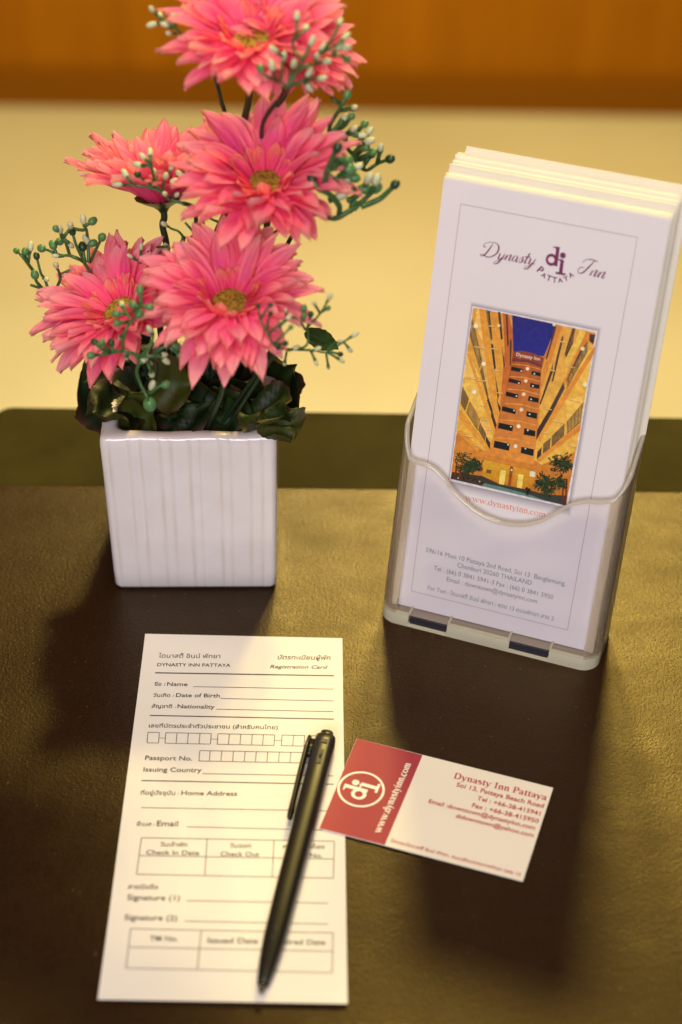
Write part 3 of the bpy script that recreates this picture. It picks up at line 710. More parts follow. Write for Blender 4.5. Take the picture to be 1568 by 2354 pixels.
for i in range(15):                                           # bars of the big railings
    t = i / 14
    poly([(384 + 72 * t, 232 + 350 * t), (388 + 72 * t, 236 + 350 * t), (372 + 72 * t, 300 + 345 * t), (368 + 72 * t, 296 + 345 * t)], (196, 160, 84))
    poly([(366 + 78 * t, 918 + 150 * t), (370 + 78 * t, 922 + 150 * t), (344 + 84 * t, 1000 + 148 * t), (340 + 84 * t, 996 + 148 * t)], (190, 150, 76))
poly([(1095, 262), (1421, 331), (1255, 1330), (960, 1440), (895, 1392), (920, 1240), (965, 650), (1040, 400)], (232, 172, 78), (246, 200, 84))
poly([(1290, 310), (1345, 320), (1300, 430), (1180, 600), (1180, 560)], (248, 210, 90)); poly([(1330, 480), (1395, 470), (1330, 820), (1200, 885), (1180, 820)], (250, 214, 96), (246, 196, 80)); poly([(1165, 900), (1315, 860), (1300, 960), (1180, 1070)], (252, 210, 96)); poly([(1060, 1070), (1160, 1080), (1150, 1100), (1050, 1190)], (248, 200, 90)); poly([(1160, 470), (1240, 430), (1170, 700), (1165, 560)], (244, 200, 90))
for p in ([(1100, 270), (1140, 275), (1050, 560), (965, 800), (940, 1230), (925, 1000), (975, 640)], [(1340, 322), (1395, 332), (1180, 740), (960, 1240), (920, 1245)], [(1420, 430), (1400, 520), (1180, 880), (1000, 1170), (985, 1120), (1175, 800)], [(1300, 1090), (1290, 1150), (960, 1410), (930, 1420), (925, 1380), (1170, 1190)]): poly(p, (226, 140, 58), (238, 168, 66))
for p in ([(1250, 296), (1225, 292), (1160, 505), (1172, 540), (1228, 420)], [(1355, 400), (1352, 492), (1175, 805), (1178, 715), (1290, 480)], [(1318, 912), (1296, 1082), (1178, 1182), (1178, 1078)], [(1160, 1093), (1155, 1196), (1048, 1292), (1052, 1198)], [(1045, 1213), (1035, 1302), (975, 1347), (980, 1263)], [(968, 1290), (962, 1360), (925, 1392), (930, 1330)],
          [(1140, 350), (1150, 372), (1065, 735), (1050, 745), (1095, 520)], [(1060, 590), (1062, 660), (960, 930), (948, 930)], [(1150, 745), (1160, 800), (1045, 1020), (918, 1240), (925, 1150), (1040, 960)], [(1370, 340), (1420, 345), (1400, 430), (1365, 400)], [(1078, 280), (1092, 284), (1010, 560), (1000, 545)]): poly(p, (88, 72, 62), (56, 40, 40))
for i in range(12):
    t = i / 11
    poly([(1312 - 128 * t, 925 + 152 * t), (1316 - 128 * t, 921 + 152 * t), (1296 - 112 * t, 1066 + 104 * t), (1291 - 112 * t, 1070 + 104 * t)], (212, 176, 92))
    poly([(1348 - 165 * t, 425 + 300 * t), (1352 - 165 * t, 420 + 300 * t), (1348 - 168 * t, 488 + 300 * t), (1344 - 168 * t, 492 + 300 * t)], (206, 170, 96))
poly([(728, 490), (800, 483), (900, 505), (985, 545), (965, 650), (940, 1000), (920, 1240), (898, 1440), (430, 1340), (530, 1310), (600, 1060), (690, 690)], (170, 86, 46), (236, 158, 66))
poly([(728, 490), (800, 483), (900, 505), (985, 545), (968, 612), (850, 560), (722, 552)], (150, 72, 46)); poly([(722, 552), (850, 560), (968, 605), (966, 625), (850, 580), (720, 570)], (110, 54, 58))
for i, (xa, ya, xb, yb) in enumerate(((715, 590, 965, 640), (695, 695, 955, 738), (680, 800, 948, 848), (655, 920, 940, 968), (620, 1058, 930, 1105), (590, 1205, 912, 1262))):
    m_ = ((xa + xb) / 2, (ya + yb) / 2 - 14); g = 7 + i
    poly([(xa, ya), m_, (xb, yb), (xb, yb + g), (m_[0], m_[1] + g), (xa, ya + g)], (238, 160, 72))
Wn = (18, 26, 30)
for p in ([(712, 614), (808, 635), (806, 665), (708, 648)], [(883, 650), (960, 668), (957, 698), (880, 682)], [(692, 712), (793, 738), (788, 768), (687, 744)], [(872, 752), (950, 770), (947, 803), (868, 787)], [(669, 824), (772, 850), (766, 885), (662, 860)], [(857, 862), (944, 882), (939, 920), (851, 902)],
          [(637, 948), (751, 976), (745, 1016), (630, 987)], [(841, 990), (930, 1007), (926, 1055), (836, 1034)], [(607, 1085), (727, 1112), (721, 1160), (597, 1132)], [(821, 1132), (915, 1157), (910, 1203), (815, 1187)], [(571, 1237), (700, 1266), (692, 1323), (561, 1294)], [(797, 1289), (902, 1311), (896, 1368), (790, 1341)]): poly(p, Wn)
pr0 = random.Random(4)
for (ax, ay), (bx_, by_), (cx_2, cy_3), (dx_2, dy_2) in (((385, 220), (468, 580), (445, 640), (362, 350)), ((466, 612), (518, 858), (508, 884), (448, 655)), ((300, 782), (354, 885), (322, 988), (285, 922)), ((366, 910), (446, 1062), (428, 1150), (334, 1003)), ((448, 1084), (500, 1184), (488, 1240), (435, 1150)),
        ((1352, 405), (1180, 715), (1178, 800), (1350, 490)), ((1317, 915), (1180, 1078), (1180, 1180), (1296, 1080)), ((1160, 1095), (1053, 1198), (1050, 1290), (1155, 1194)), ((1044, 1215), (981, 1263), (976, 1345), (1034, 1300)), ((1250, 298), (1170, 500), (1165, 520), (1226, 400)), ((515, 145), (546, 390), (538, 400), (500, 145))):
    nb2 = 16
    for i in range(nb2):
        t = (i + .3) / nb2; e_ = t + .28 / nb2
        poly([(ax + (bx_ - ax) * t, ay + (by_ - ay) * t), (ax + (bx_ - ax) * e_, ay + (by_ - ay) * e_), (dx_2 + (cx_2 - dx_2) * e_, dy_2 + (cy_3 - dy_2) * e_), (dx_2 + (cx_2 - dx_2) * t, dy_2 + (cy_3 - dy_2) * t)], (214, 172, 86))
for x0, y0, x1, y1 in ((395, 445, 495, 460), (312, 700, 420, 716), (420, 728, 500, 735), (440, 935, 492, 940), (460, 1058, 520, 1064), (490, 1140, 545, 1146), (310, 1190, 390, 1205), (400, 1275, 450, 1283), (1195, 885, 1300, 912), (1180, 610, 1240, 622), (1060, 1068, 1160, 1085), (1000, 965, 1050, 975), (975, 1165, 1035, 1176), (1180, 1270, 1260, 1290), (1080, 1340, 1130, 1352), (520, 270, 575, 275), (545, 460, 600, 470), (560, 640, 610, 648), (585, 830, 640, 838), (1120, 400, 1170, 410), (1040, 640, 1080, 650)):
    poly([(x0, y0), (x1, y1), (x1, y1 + 5), (x0, y0 + 5)], (255, 232, 160)); poly([(x0, y0 + 6), (x1, y1 + 6), (x1, y1 + 10), (x0, y0 + 10)], (196, 130, 52))
def dot(x, y, r_, c): poly([(x + r_ * math.cos(a), y + r_ * math.sin(a)) for a in [2 * math.pi * k / 8 for k in range(8)]], c)
for x, y, r_ in ((848, 633, 12), (833, 736, 12), (815, 848, 13), (797, 977, 14), (773, 1117, 15), (748, 1283, 16)): dot(x, y, r_ + 7, (236, 168, 96)); dot(x, y, r_, (255, 246, 230))
for x, y in ((796, 652), (905, 676), (775, 754), (893, 778), (755, 864), (878, 890), (735, 984), (865, 1015), (708, 1120), (850, 1150), (685, 1272), (830, 1305)): dot(x, y, 7, (225, 245, 240))
for x, y, r_ in ((415, 275, 16), (480, 592, 14), (400, 828, 16), (606, 272, 7), (1072, 262, 8), (1310, 465, 12), (1335, 765, 18)): dot(x, y, r_ + 7, (252, 226, 150)); dot(x, y, r_, (255, 252, 236))
poly([(430, 1340), (898, 1440), (960, 1440), (1245, 1340), (1222, 1500), (1180, 1700), (1172, 1783), (201, 1558), (235, 1280), (300, 1230)], (226, 150, 58), (196, 120, 40))
poly([(480, 1398), (705, 1450), (700, 1610), (470, 1540)], (232, 184, 50), (206, 140, 30)); poly([(735, 1460), (900, 1495), (885, 1640), (720, 1610)], (228, 170, 48), (206, 140, 30))
poly([(622, 1482), (668, 1492), (650, 1612), (606, 1600)], (250, 234, 120)); poly([(772, 1520), (815, 1526), (800, 1640), (757, 1630)], (250, 232, 116)); poly([(703, 1450), (728, 1455), (705, 1620), (682, 1612)], (150, 80, 30)); dot(714, 1485, 9, (255, 240, 190))
poly([(505, 1478), (545, 1486), (540, 1516), (500, 1508)], (120, 80, 40)); poly([(868, 1490), (915, 1500), (910, 1545), (864, 1535)], (235, 240, 210))
poly([(201, 1558), (215, 1500), (470, 1535), (610, 1602), (850, 1650), (1000, 1690), (1180, 1700), (1172, 1783)], (66, 52, 40), (46, 66, 64))
poly([(470, 1590), (620, 1625), (860, 1690), (1000, 1740), (900, 1721), (470, 1620)], (96, 140, 134))
pr = random.Random(9)
def palm(x, y, n, l, cs):
    for _ in range(n):
        a = pr.uniform(0, 2 * math.pi); r_ = l * pr.uniform(.4, 1); px, py = x + pr.gauss(0, l * .35), y + pr.gauss(0, l * .35)
        ex_, ey_ = px + r_ * math.cos(a), py + r_ * math.sin(a) * .8; w_ = l * .15
        ex_ = max(205 if ey_ > 1500 else 240, min(ex_, 1225 if ey_ < 1500 else 1180)); ey_ = min(ey_, 1555 + max(0, ex_ - 201) * .22)
        poly([(px, py), (ex_ - w_ * math.sin(a), ey_ + w_ * math.cos(a)), (ex_, ey_)], pr.choice(cs))
gr = [(24, 46, 26), (40, 66, 34), (18, 34, 24), (54, 84, 40)]
for x0, y0, x1, y1 in ((255, 1420, 240, 1540), (290, 1440, 280, 1545), (1150, 1560, 1140, 1765), (1180, 1560, 1165, 1770)): poly([(x0 - 6, y0), (x0 + 6, y0), (x1 + 8, y1), (x1 - 8, y1)], (112, 44, 26))
palm(285, 1380, 60, 62, gr); palm(390, 1450, 190, 66, gr); palm(330, 1480, 120, 60, gr); palm(1130, 1430, 90, 88, gr); palm(985, 1590, 170, 66, gr); palm(1120, 1590, 120, 62, gr); palm(1020, 1660, 80, 50, gr)
for i in range(16):
    x = 250 + i * 15; dot(x, 1553 + (x - 201) * .22 - pr.uniform(14, 34), 7, pr.choice([(26, 20, 22), (120, 40, 30), (230, 180, 130), (40, 30, 30)]))
for x, y in ((840, 1640), (850, 1665), (862, 1650), (846, 1685)): dot(x, y, 12, (24, 24, 26))
wn = MB(); text(BP, wn, 'Dynasty Inn', CP(752, 526), CP(950, 566), weight=.01, lift=.5); flush_text()
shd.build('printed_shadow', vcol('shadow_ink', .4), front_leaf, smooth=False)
pic.build('courtyard_picture', m_print, front_leaf, smooth=False)
wn.build('roof_lettering', mat('pale_print', srgb((250, 226, 205)), .4), front_leaf, smooth=False)

# ---------------------------------------------------------------- flower pot
PB = Vector((-71.6, 692.2, 0)); pa = .029; pex = Vector((math.cos(pa), math.sin(pa), 0)); pey = Vector((-math.sin(pa), math.cos(pa), 0))
def PP(x, y, z): return PB + pex * x + pey * y + Vector((0, 0, z))
pot = empty('flower_pot', PB, 'square white glazed flower pot with vertical grooves holding pink flowers', 'flower pot')
HWP = 40.2; PH = 93.7
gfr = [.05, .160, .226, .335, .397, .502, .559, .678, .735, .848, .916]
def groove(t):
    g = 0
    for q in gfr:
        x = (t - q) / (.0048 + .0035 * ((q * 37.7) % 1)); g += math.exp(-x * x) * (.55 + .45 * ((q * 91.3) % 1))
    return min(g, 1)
def pot_loop(hw, r, gd, n=110, nc=8):
    out = []
    for s_ in range(4):
        a0 = s_ * math.pi / 2; ca, sa = math.cos(a0), math.sin(a0)
        for k in range(n + 1):
            t = k / n; x = (-hw + r) + (2 * hw - 2 * r) * t; tt_ = (x + hw) / (2 * hw); g = groove(tt_); y = -hw + gd * g
            out.append((x * ca - y * sa, x * sa + y * ca, g))
        for k in range(1, nc):
            a = R(-90 + 90 * k / nc); x = hw - r + r * math.cos(a); y = -hw + r + r * math.sin(a); out.append((x * ca - y * sa, x * sa + y * ca, 0))
    return out
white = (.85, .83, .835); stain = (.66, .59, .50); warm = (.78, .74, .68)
mb = MB(); rows = []; cs = []
prof = [(0.05, -2.6, 0), (.9, -.9, .3), (2.6, -.1, .7)] + [(2.6 + (PH - 5.0 - 2.6) * k / 10, (0.012 * (PH - 5.0) * k / 10), 1) for k in range(1, 11)] + [(PH - 2.6, .9, .8), (PH - 1.2, .5, .5), (PH - .3, -.6, .1), (PH, -2.2, 0), (PH - .1, -4.4, 0), (PH - 1.0, -6.0, 0), (PH - 3.0, -6.6, 0), (PH - 22, -6.8, 0)]
wob = random.Random(3)
for i, (z, dr, gk) in enumerate(prof):
    hw = HWP - .6 + dr; r_ = 3.2 if i < 17 else 6.5
    lp = pot_loop(hw, r_, .42 * gk)
    rows.append([PP(x, y, z + .35 * math.sin(x * .21 + y * .17) * (1 if z > PH - 6 else 0)) for x, y, g in lp])
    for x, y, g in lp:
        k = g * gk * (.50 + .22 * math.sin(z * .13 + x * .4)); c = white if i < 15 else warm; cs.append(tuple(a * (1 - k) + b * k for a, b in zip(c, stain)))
mb.grid(rows, cs, closed=True); n_ = len(rows[0]); mb.f.append(tuple(reversed(range(n_))))
mb.build('ceramic_body', m_ceramic, pot)
fm = MB(); slab(fm, [(p.x, p.y) for p in [PP(x, y, 0) for x, y in rounded(-33, 33, -33, 33, 6)]], 60, 74, 2); fm.build('foam_plug', m_filler, pot, smooth=False)  # foam plug added under the leaves, coloured dark for the pot's dark inside

# ---------------------------------------------------------------- leaves filling the pot
def lerp(a, b, t): return a + (b - a) * t
def leaf(mb, base, tip, nrm, wd, curl, seed, tone=0, wave=1., serr=1.):
    r_ = random.Random(seed); base = Vector(base); tip = Vector(tip); ax = tip - base; Ln = ax.length; ax.normalize()
    nrm = Vector(nrm); nrm = (nrm - ax * nrm.dot(ax)).normalized(); sd = ax.cross(nrm); rows = []; cs = []; n, m = 16, 10; ph = r_.uniform(0, 6)
    dk = [(.007, .018, .004), (.016, .034, .006), (.050, .062, .007), (.030, .080, .016)][tone]
    for i in range(n + 1):
        t = i / n; ww = wd * (math.sin(math.pi * min(1, t * .93 + .05)) ** .75) * (1 + .0 * t); row = []
        if serr: ww *= 1 + .12 * serr * ((i % 3) - 1)
        for j in range(m + 1):
            s_ = j / m * 2 - 1
            hgt = -curl * Ln * t * t + .16 * wd * abs(s_) - .10 * wd + wave * (.11 * wd * math.sin(s_ * 5 + t * 9 + ph) + .06 * wd * math.sin(t * 17 + s_ * 3 + ph * 2))
            row.append(base + ax * (Ln * t) + sd * (ww * s_ * .5) + nrm * hgt)
            e = max(0, abs(s_) - .86) / .14; v = max(0, 1 - abs(s_) / .10) * .5; q = .8 + .4 * r_.random()
            c = tuple(x * q for x in dk); c = tuple(lerp(x, y, e * .7) for x, y in zip(c, (.075, .022, .012))); c = tuple(lerp(x, y, v) for x, y in zip(c, (.05, .11, .03))); cs.append(c)
        rows.append(row)
    mb.grid(rows, cs)
lv = empty('leaf_cluster', PP(0, 0, 74), 'dark glossy serrated leaves crowding the top of the white pot', 'foliage')
E_ = lambda x, y: (183.9 + .35184 * x, 735.6 + .35184 * y)
def leaf_px(b, Yb, t, Yt, nrm, wd, curl, tone, wave=1., serr=1., seed=[0]):
    seed[0] += 1; mb = MB(); leaf(mb, on_y(*E_(*b), Yb + 9), on_y(*E_(*t), Yt + 5), nrm, wd * (1.25 if tone < 3 else .55), curl, seed[0], tone, wave * .4, serr * .16); mb.build('leaf', m_leaf, lv)
up_ = (0, -.5, 1)
leaf_px((420, 640), 690, (30, 318), 700, (-.3, -.6, .8), 34, .12, 0)
leaf_px((360, 560), 672, (118, 545), 655, (0, -.5, 1), 24, .18, 0, 1.6, 2)
leaf_px((480, 690), 668, (310, 470), 668, (.2, -1, .3), 22, -.05, 2, .7)
leaf_px((640, 700), 672, (540, 440), 680, (-.2, -1, .3), 26, .05, 1)
leaf_px((330, 690), 662, (470, 600), 660, (0, -.9, .5), 18, .05, 2, .7)
leaf_px((600, 620), 664, (850, 500), 660, (0, -.6, .9), 24, .15, 0, 1.5)
leaf_px((900, 690), 676, (760, 470), 668, (0, -.9, .5), 28, .1, 0)
leaf_px((860, 640), 664, (1120, 670), 659, (.1, -.8, .6), 26, .1, 1, 1.2)
leaf_px((1000, 640), 676, (1150, 420), 676, (.2, -.9, .4), 34, .1, 0)
leaf_px((1150, 640), 690, (1400, 300), 690, (-.6, -.8, .2), 30, -.05, 0, .7)
leaf_px((1120, 600), 672, (1260, 470), 672, (.3, -.8, .6), 22, .1, 0, 1.2)
leaf_px((1090, 560), 664, (1330, 590), 652, (.1, -.4, .9), 25, .10, 1, 1.5, 2)
leaf_px((1240, 570), 656, (1385, 775), 646, (.5, -.7, .5), 20, .05, 2, 2.2, 2)
leaf_px((650, 520), 690, (820, 300), 690, (0, -.9, .5), 30, .1, 0)
leaf_px((560, 560), 690, (430, 300), 690, (0, -.9, .5), 34, .1, 0)
leaf_px((900, 520), 700, (1050, 280), 700, (0, -.9, .5), 36, .1, 0)
leaf_px((300, 620), 700, (200, 420), 700, (0, -.9, .5), 36, .1, 0)
leaf_px((1210, 520), 700, (1230, 250), 700, (0, -.9, .4), 30, .1, 0)
leaf_px((330, 560), 705, (150, 330), 706, (0, -.9, .4), 34, .05, 0)
leaf_px((420, 560), 708, (330, 330), 708, (0, -.9, .4), 34, .05, 0)
leaf_px((420, 460), 692, (100, 530), 690, (-.1, -.5, .9), 34, .12, 0)
leaf_px((400, 400), 700, (70, 400), 708, (-.1, -.7, .7), 36, .08, 0)
leaf_px((330, 600), 690, (140, 500), 688, (-.2, -.6, .7), 26, .2, 1)
leaf_px((720, 640), 668, (680, 560), 662, (0, -.8, .6), 26, .1, 0, 1.4)
leaf_px((520, 660), 664, (700, 690), 660, (0, -.8, .6), 18, .05, 1, 1.)
leaf_px((980, 690), 664, (860, 440), 668, (0, -.9, .4), 20, .0, 1, 1.)
leaf_px((450, 420), 668, (730, 420), 664, (0, -.8, .6), 22, .1, 2, .8)
Kc = lambda x, y: ((367.8 + .35184 * x - 183.9) / .35184, (490.4 + .35184 * y - 735.6) / .35184)
leaf_px(Kc(950, 770), 668, Kc(1150, 875), 660, (0, -.8, .7), 17, .12, 3, .8, 2)
for i_, (b3, t3, w3) in enumerate((((-22, 20, 97), (-51, 2, 99), 34), ((-20, 34, 98), (-50, 24, 104), 34), ((-18, 2, 96), (-46, -14, 97), 24))):
    mb = MB(); leaf(mb, PP(*b3), PP(*t3), (-.2, -.35, 1), w3, .12, 70 + i_, 0, .5, .3); mb.build('leaf', m_leaf, lv)

# ---------------------------------------------------------------- gerbera-like flowers
def frame(nrm):
    nrm = Vector(nrm).normalized(); a = Vector((1, 0, 0)); a = (a - nrm * a.dot(nrm)).normalized(); return a, nrm.cross(a), nrm
C_MID, C_TIP, C_BASE, C_UND = (1.0, .072, .26), (1.0, .56, .52), (.86, .045, .10), (.72, .04, .20)
def petal(c, fr_, phi, Ln, wd, e0, e1, r0, rr, h0=0., droop=0., inner=False, tint=0., curl=1.):
    a, b, n = fr_; rad = a * math.cos(phi) + b * math.sin(phi); tan = n.cross(rad); nt, ns = 11, 10; rows = []; cs = []
    x, h = r0, h0; tw = rr.uniform(-.35, .35); bend = rr.uniform(-.12, .12); ruff = rr.uniform(.6, 1.5) * curl; ph = rr.uniform(0, 6); notch = [rr.uniform(-.02, .02) for _ in range(ns + 1)]
    cd_ = rr.uniform(-.06, .06)
    for i in range(nt + 1):
        t = i / nt; el = e0 + (e1 - e0) * t ** 1.2
        if i: x += Ln / nt * math.cos(el); h += Ln / nt * math.sin(el)
        pr_ = (.34 + .66 * math.sin(min(1, t / .62) * math.pi / 2)) if t < .62 else max(.07, 1 - ((t - .62) / .38) ** 2.5)
        row = []; up_l = n * math.cos(el) - rad * math.sin(el); dir_ = rad * math.cos(el) + n * math.sin(el)
        for j in range(ns + 1):
            s_ = j / ns * 2 - 1; wv = wd * pr_ * s_ * .5
            lift = wd * (.15 * s_ * s_ - .05 * math.cos(s_ * 3 * math.pi) * (.4 + .6 * t)) + tw * wv * t + .06 * wd * ruff * math.sin(s_ * 2.5 + t * 7 + ph)
            ext = (notch[j] * Ln * .9 if i == nt else 0) + 0
            p = c + rad * x + n * h + tan * (wv + bend * Ln * t * t) + up_l * lift + dir_ * ext - Vector((0, 0, 1)) * (droop * Ln * t * t)
            row.append(p)
            ed = max(0, abs(s_) - .55) / .45; k = max(t ** 3 * .75, ed * .55 * t) + .16 * (math.sin(s_ * 15.7 + ph) * .5 + .5) * t + tint + cd_
            k = max(0, min(1, k)); ctr = max(0, 1 - abs(s_) * 1.6) * math.sin(min(1, t * 1.1) * math.pi) * .8; cm = tuple(lerp(p_, q_, ctr) for p_, q_ in zip(C_MID, (.98, .042, .36))); cc = tuple(lerp(p_, q_, k) for p_, q_ in zip(cm, C_TIP))
            bs = max(0, 1 - t / .3); cc = tuple(lerp(p_, q_, bs * .7) for p_, q_ in zip(cc, C_BASE))
            if inner: cc = tuple(lerp(p_, q_, .55) for p_, q_ in zip(cc, (.92, .25, .10)))
            cs.append(cc)
        rows.append(row)
    mb = MB(); mb.grid(rows, cs); return mb
def flower(label, px, Y, nrm, rad, seed, e_out, stem_pts, cup=1., droop=.12, disc=1., flat=1., tint=0.):
    c = on_y(*px, Y); rr = random.Random(seed); fr_ = frame(nrm)
    root = empty('pink_flower', stem_pts[-1], label, 'flower', 'pink fabric flowers in the white pot')
    n = fr_[2]
    for ring, (cnt, lk, e0, e1, wd, h0, inn) in enumerate(((29, 1.0, e_out[0], e_out[1], 8.8, -.5, False), (27, .95, e_out[0] + .20, e_out[1] + .14, 8.6, .8, False), (21, .77, e_out[0] + .36, e_out[1] + .22, 8.0, 1.8, False), (18, .30, e_out[0] + .62, e_out[1] + .75, 5.4, 2.6, True))):
        off = rr.uniform(0, 1)
        for k in range(cnt):
            phi = 2 * math.pi * (k + off + rr.uniform(-.22, .22)) / cnt
            radv = fr_[0] * math.cos(phi) + fr_[1] * math.sin(phi); front = max(0, -radv.y) * flat
            L_ = (rad - 7.5) * lk * rr.uniform(.80, 1.10) + 1.5
            if inn: front *= 1.2
            m_ = petal(c, fr_, phi, L_, wd * rr.uniform(.85, 1.1) * rad / 40, e0 - .55 * front + rr.uniform(-.12, .12), e1 - .10 * front + rr.uniform(-.32, .30) + (.5 * (rr.random() < .25) * front), 6.4 if not inn else 8.6, rr, h0, droop * (.4 + front) if not inn else 0, inn, tint + rr.uniform(-.08, .1), 1. + .7 * front)
            m_.build('petal', m_petal, root)
    mb = MB(); rows = []
    for i in range(7):
        a = math.pi / 2 * i / 6; q = 8.6 * disc * math.cos(a); hh = 3.0 + 2.2 * math.sin(a)
        rows.append([c + (fr_[0] * math.cos(t) + fr_[1] * math.sin(t)) * max(q, .05) + n * hh for t in [2 * math.pi * k / 18 for k in range(18)]])
    mb.grid(rows, closed=True); mb.build('flower_center', m_disc, root)
    mb = MB(); mb.grid([[c + (fr_[0] * math.cos(t) + fr_[1] * math.sin(t)) * q + n * hh for t in [2 * math.pi * k / 12 for k in range(12)]] for q, hh in ((1.9, -6.5), (2.4, -5.5), (4.5, -3.6), (8.5, -1.6), (12.5 if e_out[0] > .2 else 10, .9 if e_out[0] > .4 else -.6))], closed=True)
    mb.build('calyx', m_stem, root)
    mb = MB(); mb.tube(smooth_path([c - n * 1.0, c - n * 9] + [Vector(p) for p in stem_pts], 6), 1.55, 8); mb.build('stem', m_stem, root)
    return root
f1 = flower('topmost pink flower, cut off by the top edge', (580, 104), 696, (-.06, -.12, 1), 40, 11, (.62, .12), [on_y(572, 230, 702), on_y(560, 290, 704), on_y(548, 420, 706), PP(8, 12, 150), PP(4, 6, 74)], droop=.08)
f2 = flower('coral pink flower just below the topmost one, seen from the front', (611, 432), 676, (-.03, -.16, 1), 44, 23, (.74, .22), [on_y(612, 545, 684), on_y(590, 640, 688), PP(12, 0, 110), PP(8, -4, 74)], droop=.10)
f3 = flower('pink flower seen from the side on its stem, highest at left', (372, 455), 712, (-.10, .24, 1), 46, 37, (.74, .40), [on_y(374, 520, 711), on_y(384, 590, 708), PP(-14, 8, 120), PP(-8, 4, 74)], droop=.03, flat=.0)
f4 = flower('pink flower low at far left, partly hidden by the front one', (282, 722), 678, (-.44, -.10, 1), 41, 41, (.62, .15), [on_y(300, 800, 684), PP(-24, -2, 92), PP(-18, 0, 74)], droop=.08)
f5 = flower('large pink flower nearest the pot rim, with a round yellow center', (530, 706), 648, (-.02, -.20, 1), 43, 53, (.76, .16), [on_y(512, 830, 655), on_y(511, 900, 658), PP(4, -24, 78), PP(4, -22, 74)], droop=.16, disc=1.1)

f6 = flower('smaller pink flower tucked behind the right side of the topmost one', (672, 118), 706, (.42, -.22, 1), 30, 67, (.60, .10), [on_y(655, 215, 700), on_y(606, 280, 702), on_y(585, 380, 704), PP(16, 12, 140), PP(9, 8, 74)], droop=.10)

# ---------------------------------------------------------------- berry sprigs
CA = lambda x, y: (306.5 + .39092 * x, .39092 * y)
CB = lambda x, y: (.39092 * x, 275.8 + .39092 * y)
CC = lambda x, y: (367.8 + .35184 * x, 490.4 + .35184 * y)
CD = lambda x, y: (153.2 + .39092 * x, 766.2 + .39092 * y)
BUD = {'w': m_bud_white, 'g': m_bud_green, 'd': m_bud_dark}
def sprig(label, f, Y, branches, root_pts, seed, rad=.62, bud=1.75):
    r_ = random.Random(seed); root_pts = [Vector(p) for p in root_pts]
    root = empty('berry_sprig', root_pts[-1], label, 'berry sprig', 'green berry sprigs among the flowers'); mb = MB(); memo = {}
    def P(q):
        k = (round(q[0] / 12), round(q[1] / 12))
        if k not in memo: memo[k] = r_.uniform(-4, 4)
        Yq = Y(*f(*q)) if callable(Y) else Y
        return on_y(*f(*q), Yq + memo[k])
    first = True
    for br in branches:
        kind = br[-1] if isinstance(br[-1], str) else None
        pts = [P(q) for q in (br[:-1] if kind else br)]
        path = smooth_path(pts, 4)
        mb.tube(path, [rad * 1.15 * (1 - .25 * i / len(path)) for i in range(len(path))], 6)
        if kind:
            ax = (pts[-1] - pts[-2]).normalized(); g = MB(); k = bud * r_.uniform(.85, 1.15)
            g.ellipsoid(pts[-1], ax, k * (1.35 if kind == 'w' else 1.15), k * (.72 if kind == 'w' else .92), 9, 7)
            g.build('bud', BUD[kind], root)
            if kind == 'w':
                mb.tube([pts[-1] - ax * 3.6, pts[-1] - ax * .9], [rad, rad * 1.6], 6)
    tw = MB(); tw.tube(smooth_path([P(branches[0][0])] + root_pts, 6), 1.0, 7)
    mb.build('twig', m_twig, root); tw.build('stalk', m_stem, root); return root
sprig('dark green berry sprig rising highest at right beside the coral flower', CA, 690, [
    [(1075, 900), (1145, 800), (1160, 730), (1225, 620), (1257, 558), 'g'], [(1210, 645), (1255, 640), (1300, 632), 'w'], [(1215, 610), (1185, 590), (1165, 575)], [(1150, 800), (1200, 740), (1240, 695), 'w'], [(1190, 770), (1245, 735), (1283, 685), 'g'],
    [(1130, 850), (1190, 815), (1250, 790), (1340, 795), 'w'], [(1250, 790), (1296, 757), 'w'], [(1290, 800), (1325, 765), (1360, 730), 'g'], [(1250, 795), (1250, 850), (1290, 900), (1345, 850), (1390, 830), 'w'], [(1290, 900), (1330, 940), (1400, 910), 'd'], [(1300, 920), (1340, 890), (1370, 870), 'g'],
    [(1290, 900), (1320, 960), (1370, 1000), (1440, 960), (1510, 935), 'd'], [(1435, 958), (1455, 870), 'w'], [(1345, 985), (1400, 910)], [(1310, 850), (1385, 775), 'w'], [(1320, 935), (1410, 895), 'g']], [on_y(700, 480, 700), on_y(640, 600, 700), PP(20, 12, 110), PP(14, 12, 74)], 1, .95, 2.05)
sprig('thick bright green berry sprig drooping in front of the coral flower', CA, lambda x, y: 662, [
    [(1000, 1285), (1070, 1255), (1180, 1285), (1270, 1240), (1340, 1190), (1430, 1105), 'g'], [(1340, 1215), (1440, 1175), (1490, 1135), (1540, 1085), 'd'], [(1400, 1130), (1430, 1060), 'w'], [(1270, 1245), (1300, 1210), 'g'], [(1210, 1260), (1210, 1210), (1150, 1140), (1085, 1110), (1050, 1050), 'd'], [(1120, 1120), (1150, 1060), 'w'],
    [(1120, 1110), (1140, 1000), (1200, 870), 'd'], [(1140, 1010), (1190, 970), (1260, 945), 'g'], [(1140, 1100), (1200, 1080), (1255, 1060), 'w'], [(1200, 1085), (1280, 1110), (1360, 1110), 'g'], [(1190, 1060), (1240, 1010), (1315, 980), 'w'], [(1230, 1030), (1300, 1045), 'g'], [(1150, 1180), (1220, 1150), 'w'], [(1260, 1180), (1330, 1140), (1385, 1050), 'w'], [(1180, 990), (1215, 930), (1275, 1000), 'g']], [on_y(650, 520, 680), on_y(610, 570, 686), on_y(580, 660, 690), PP(14, 6, 100), PP(10, 6, 74)], 2, 1.15, 2.4)
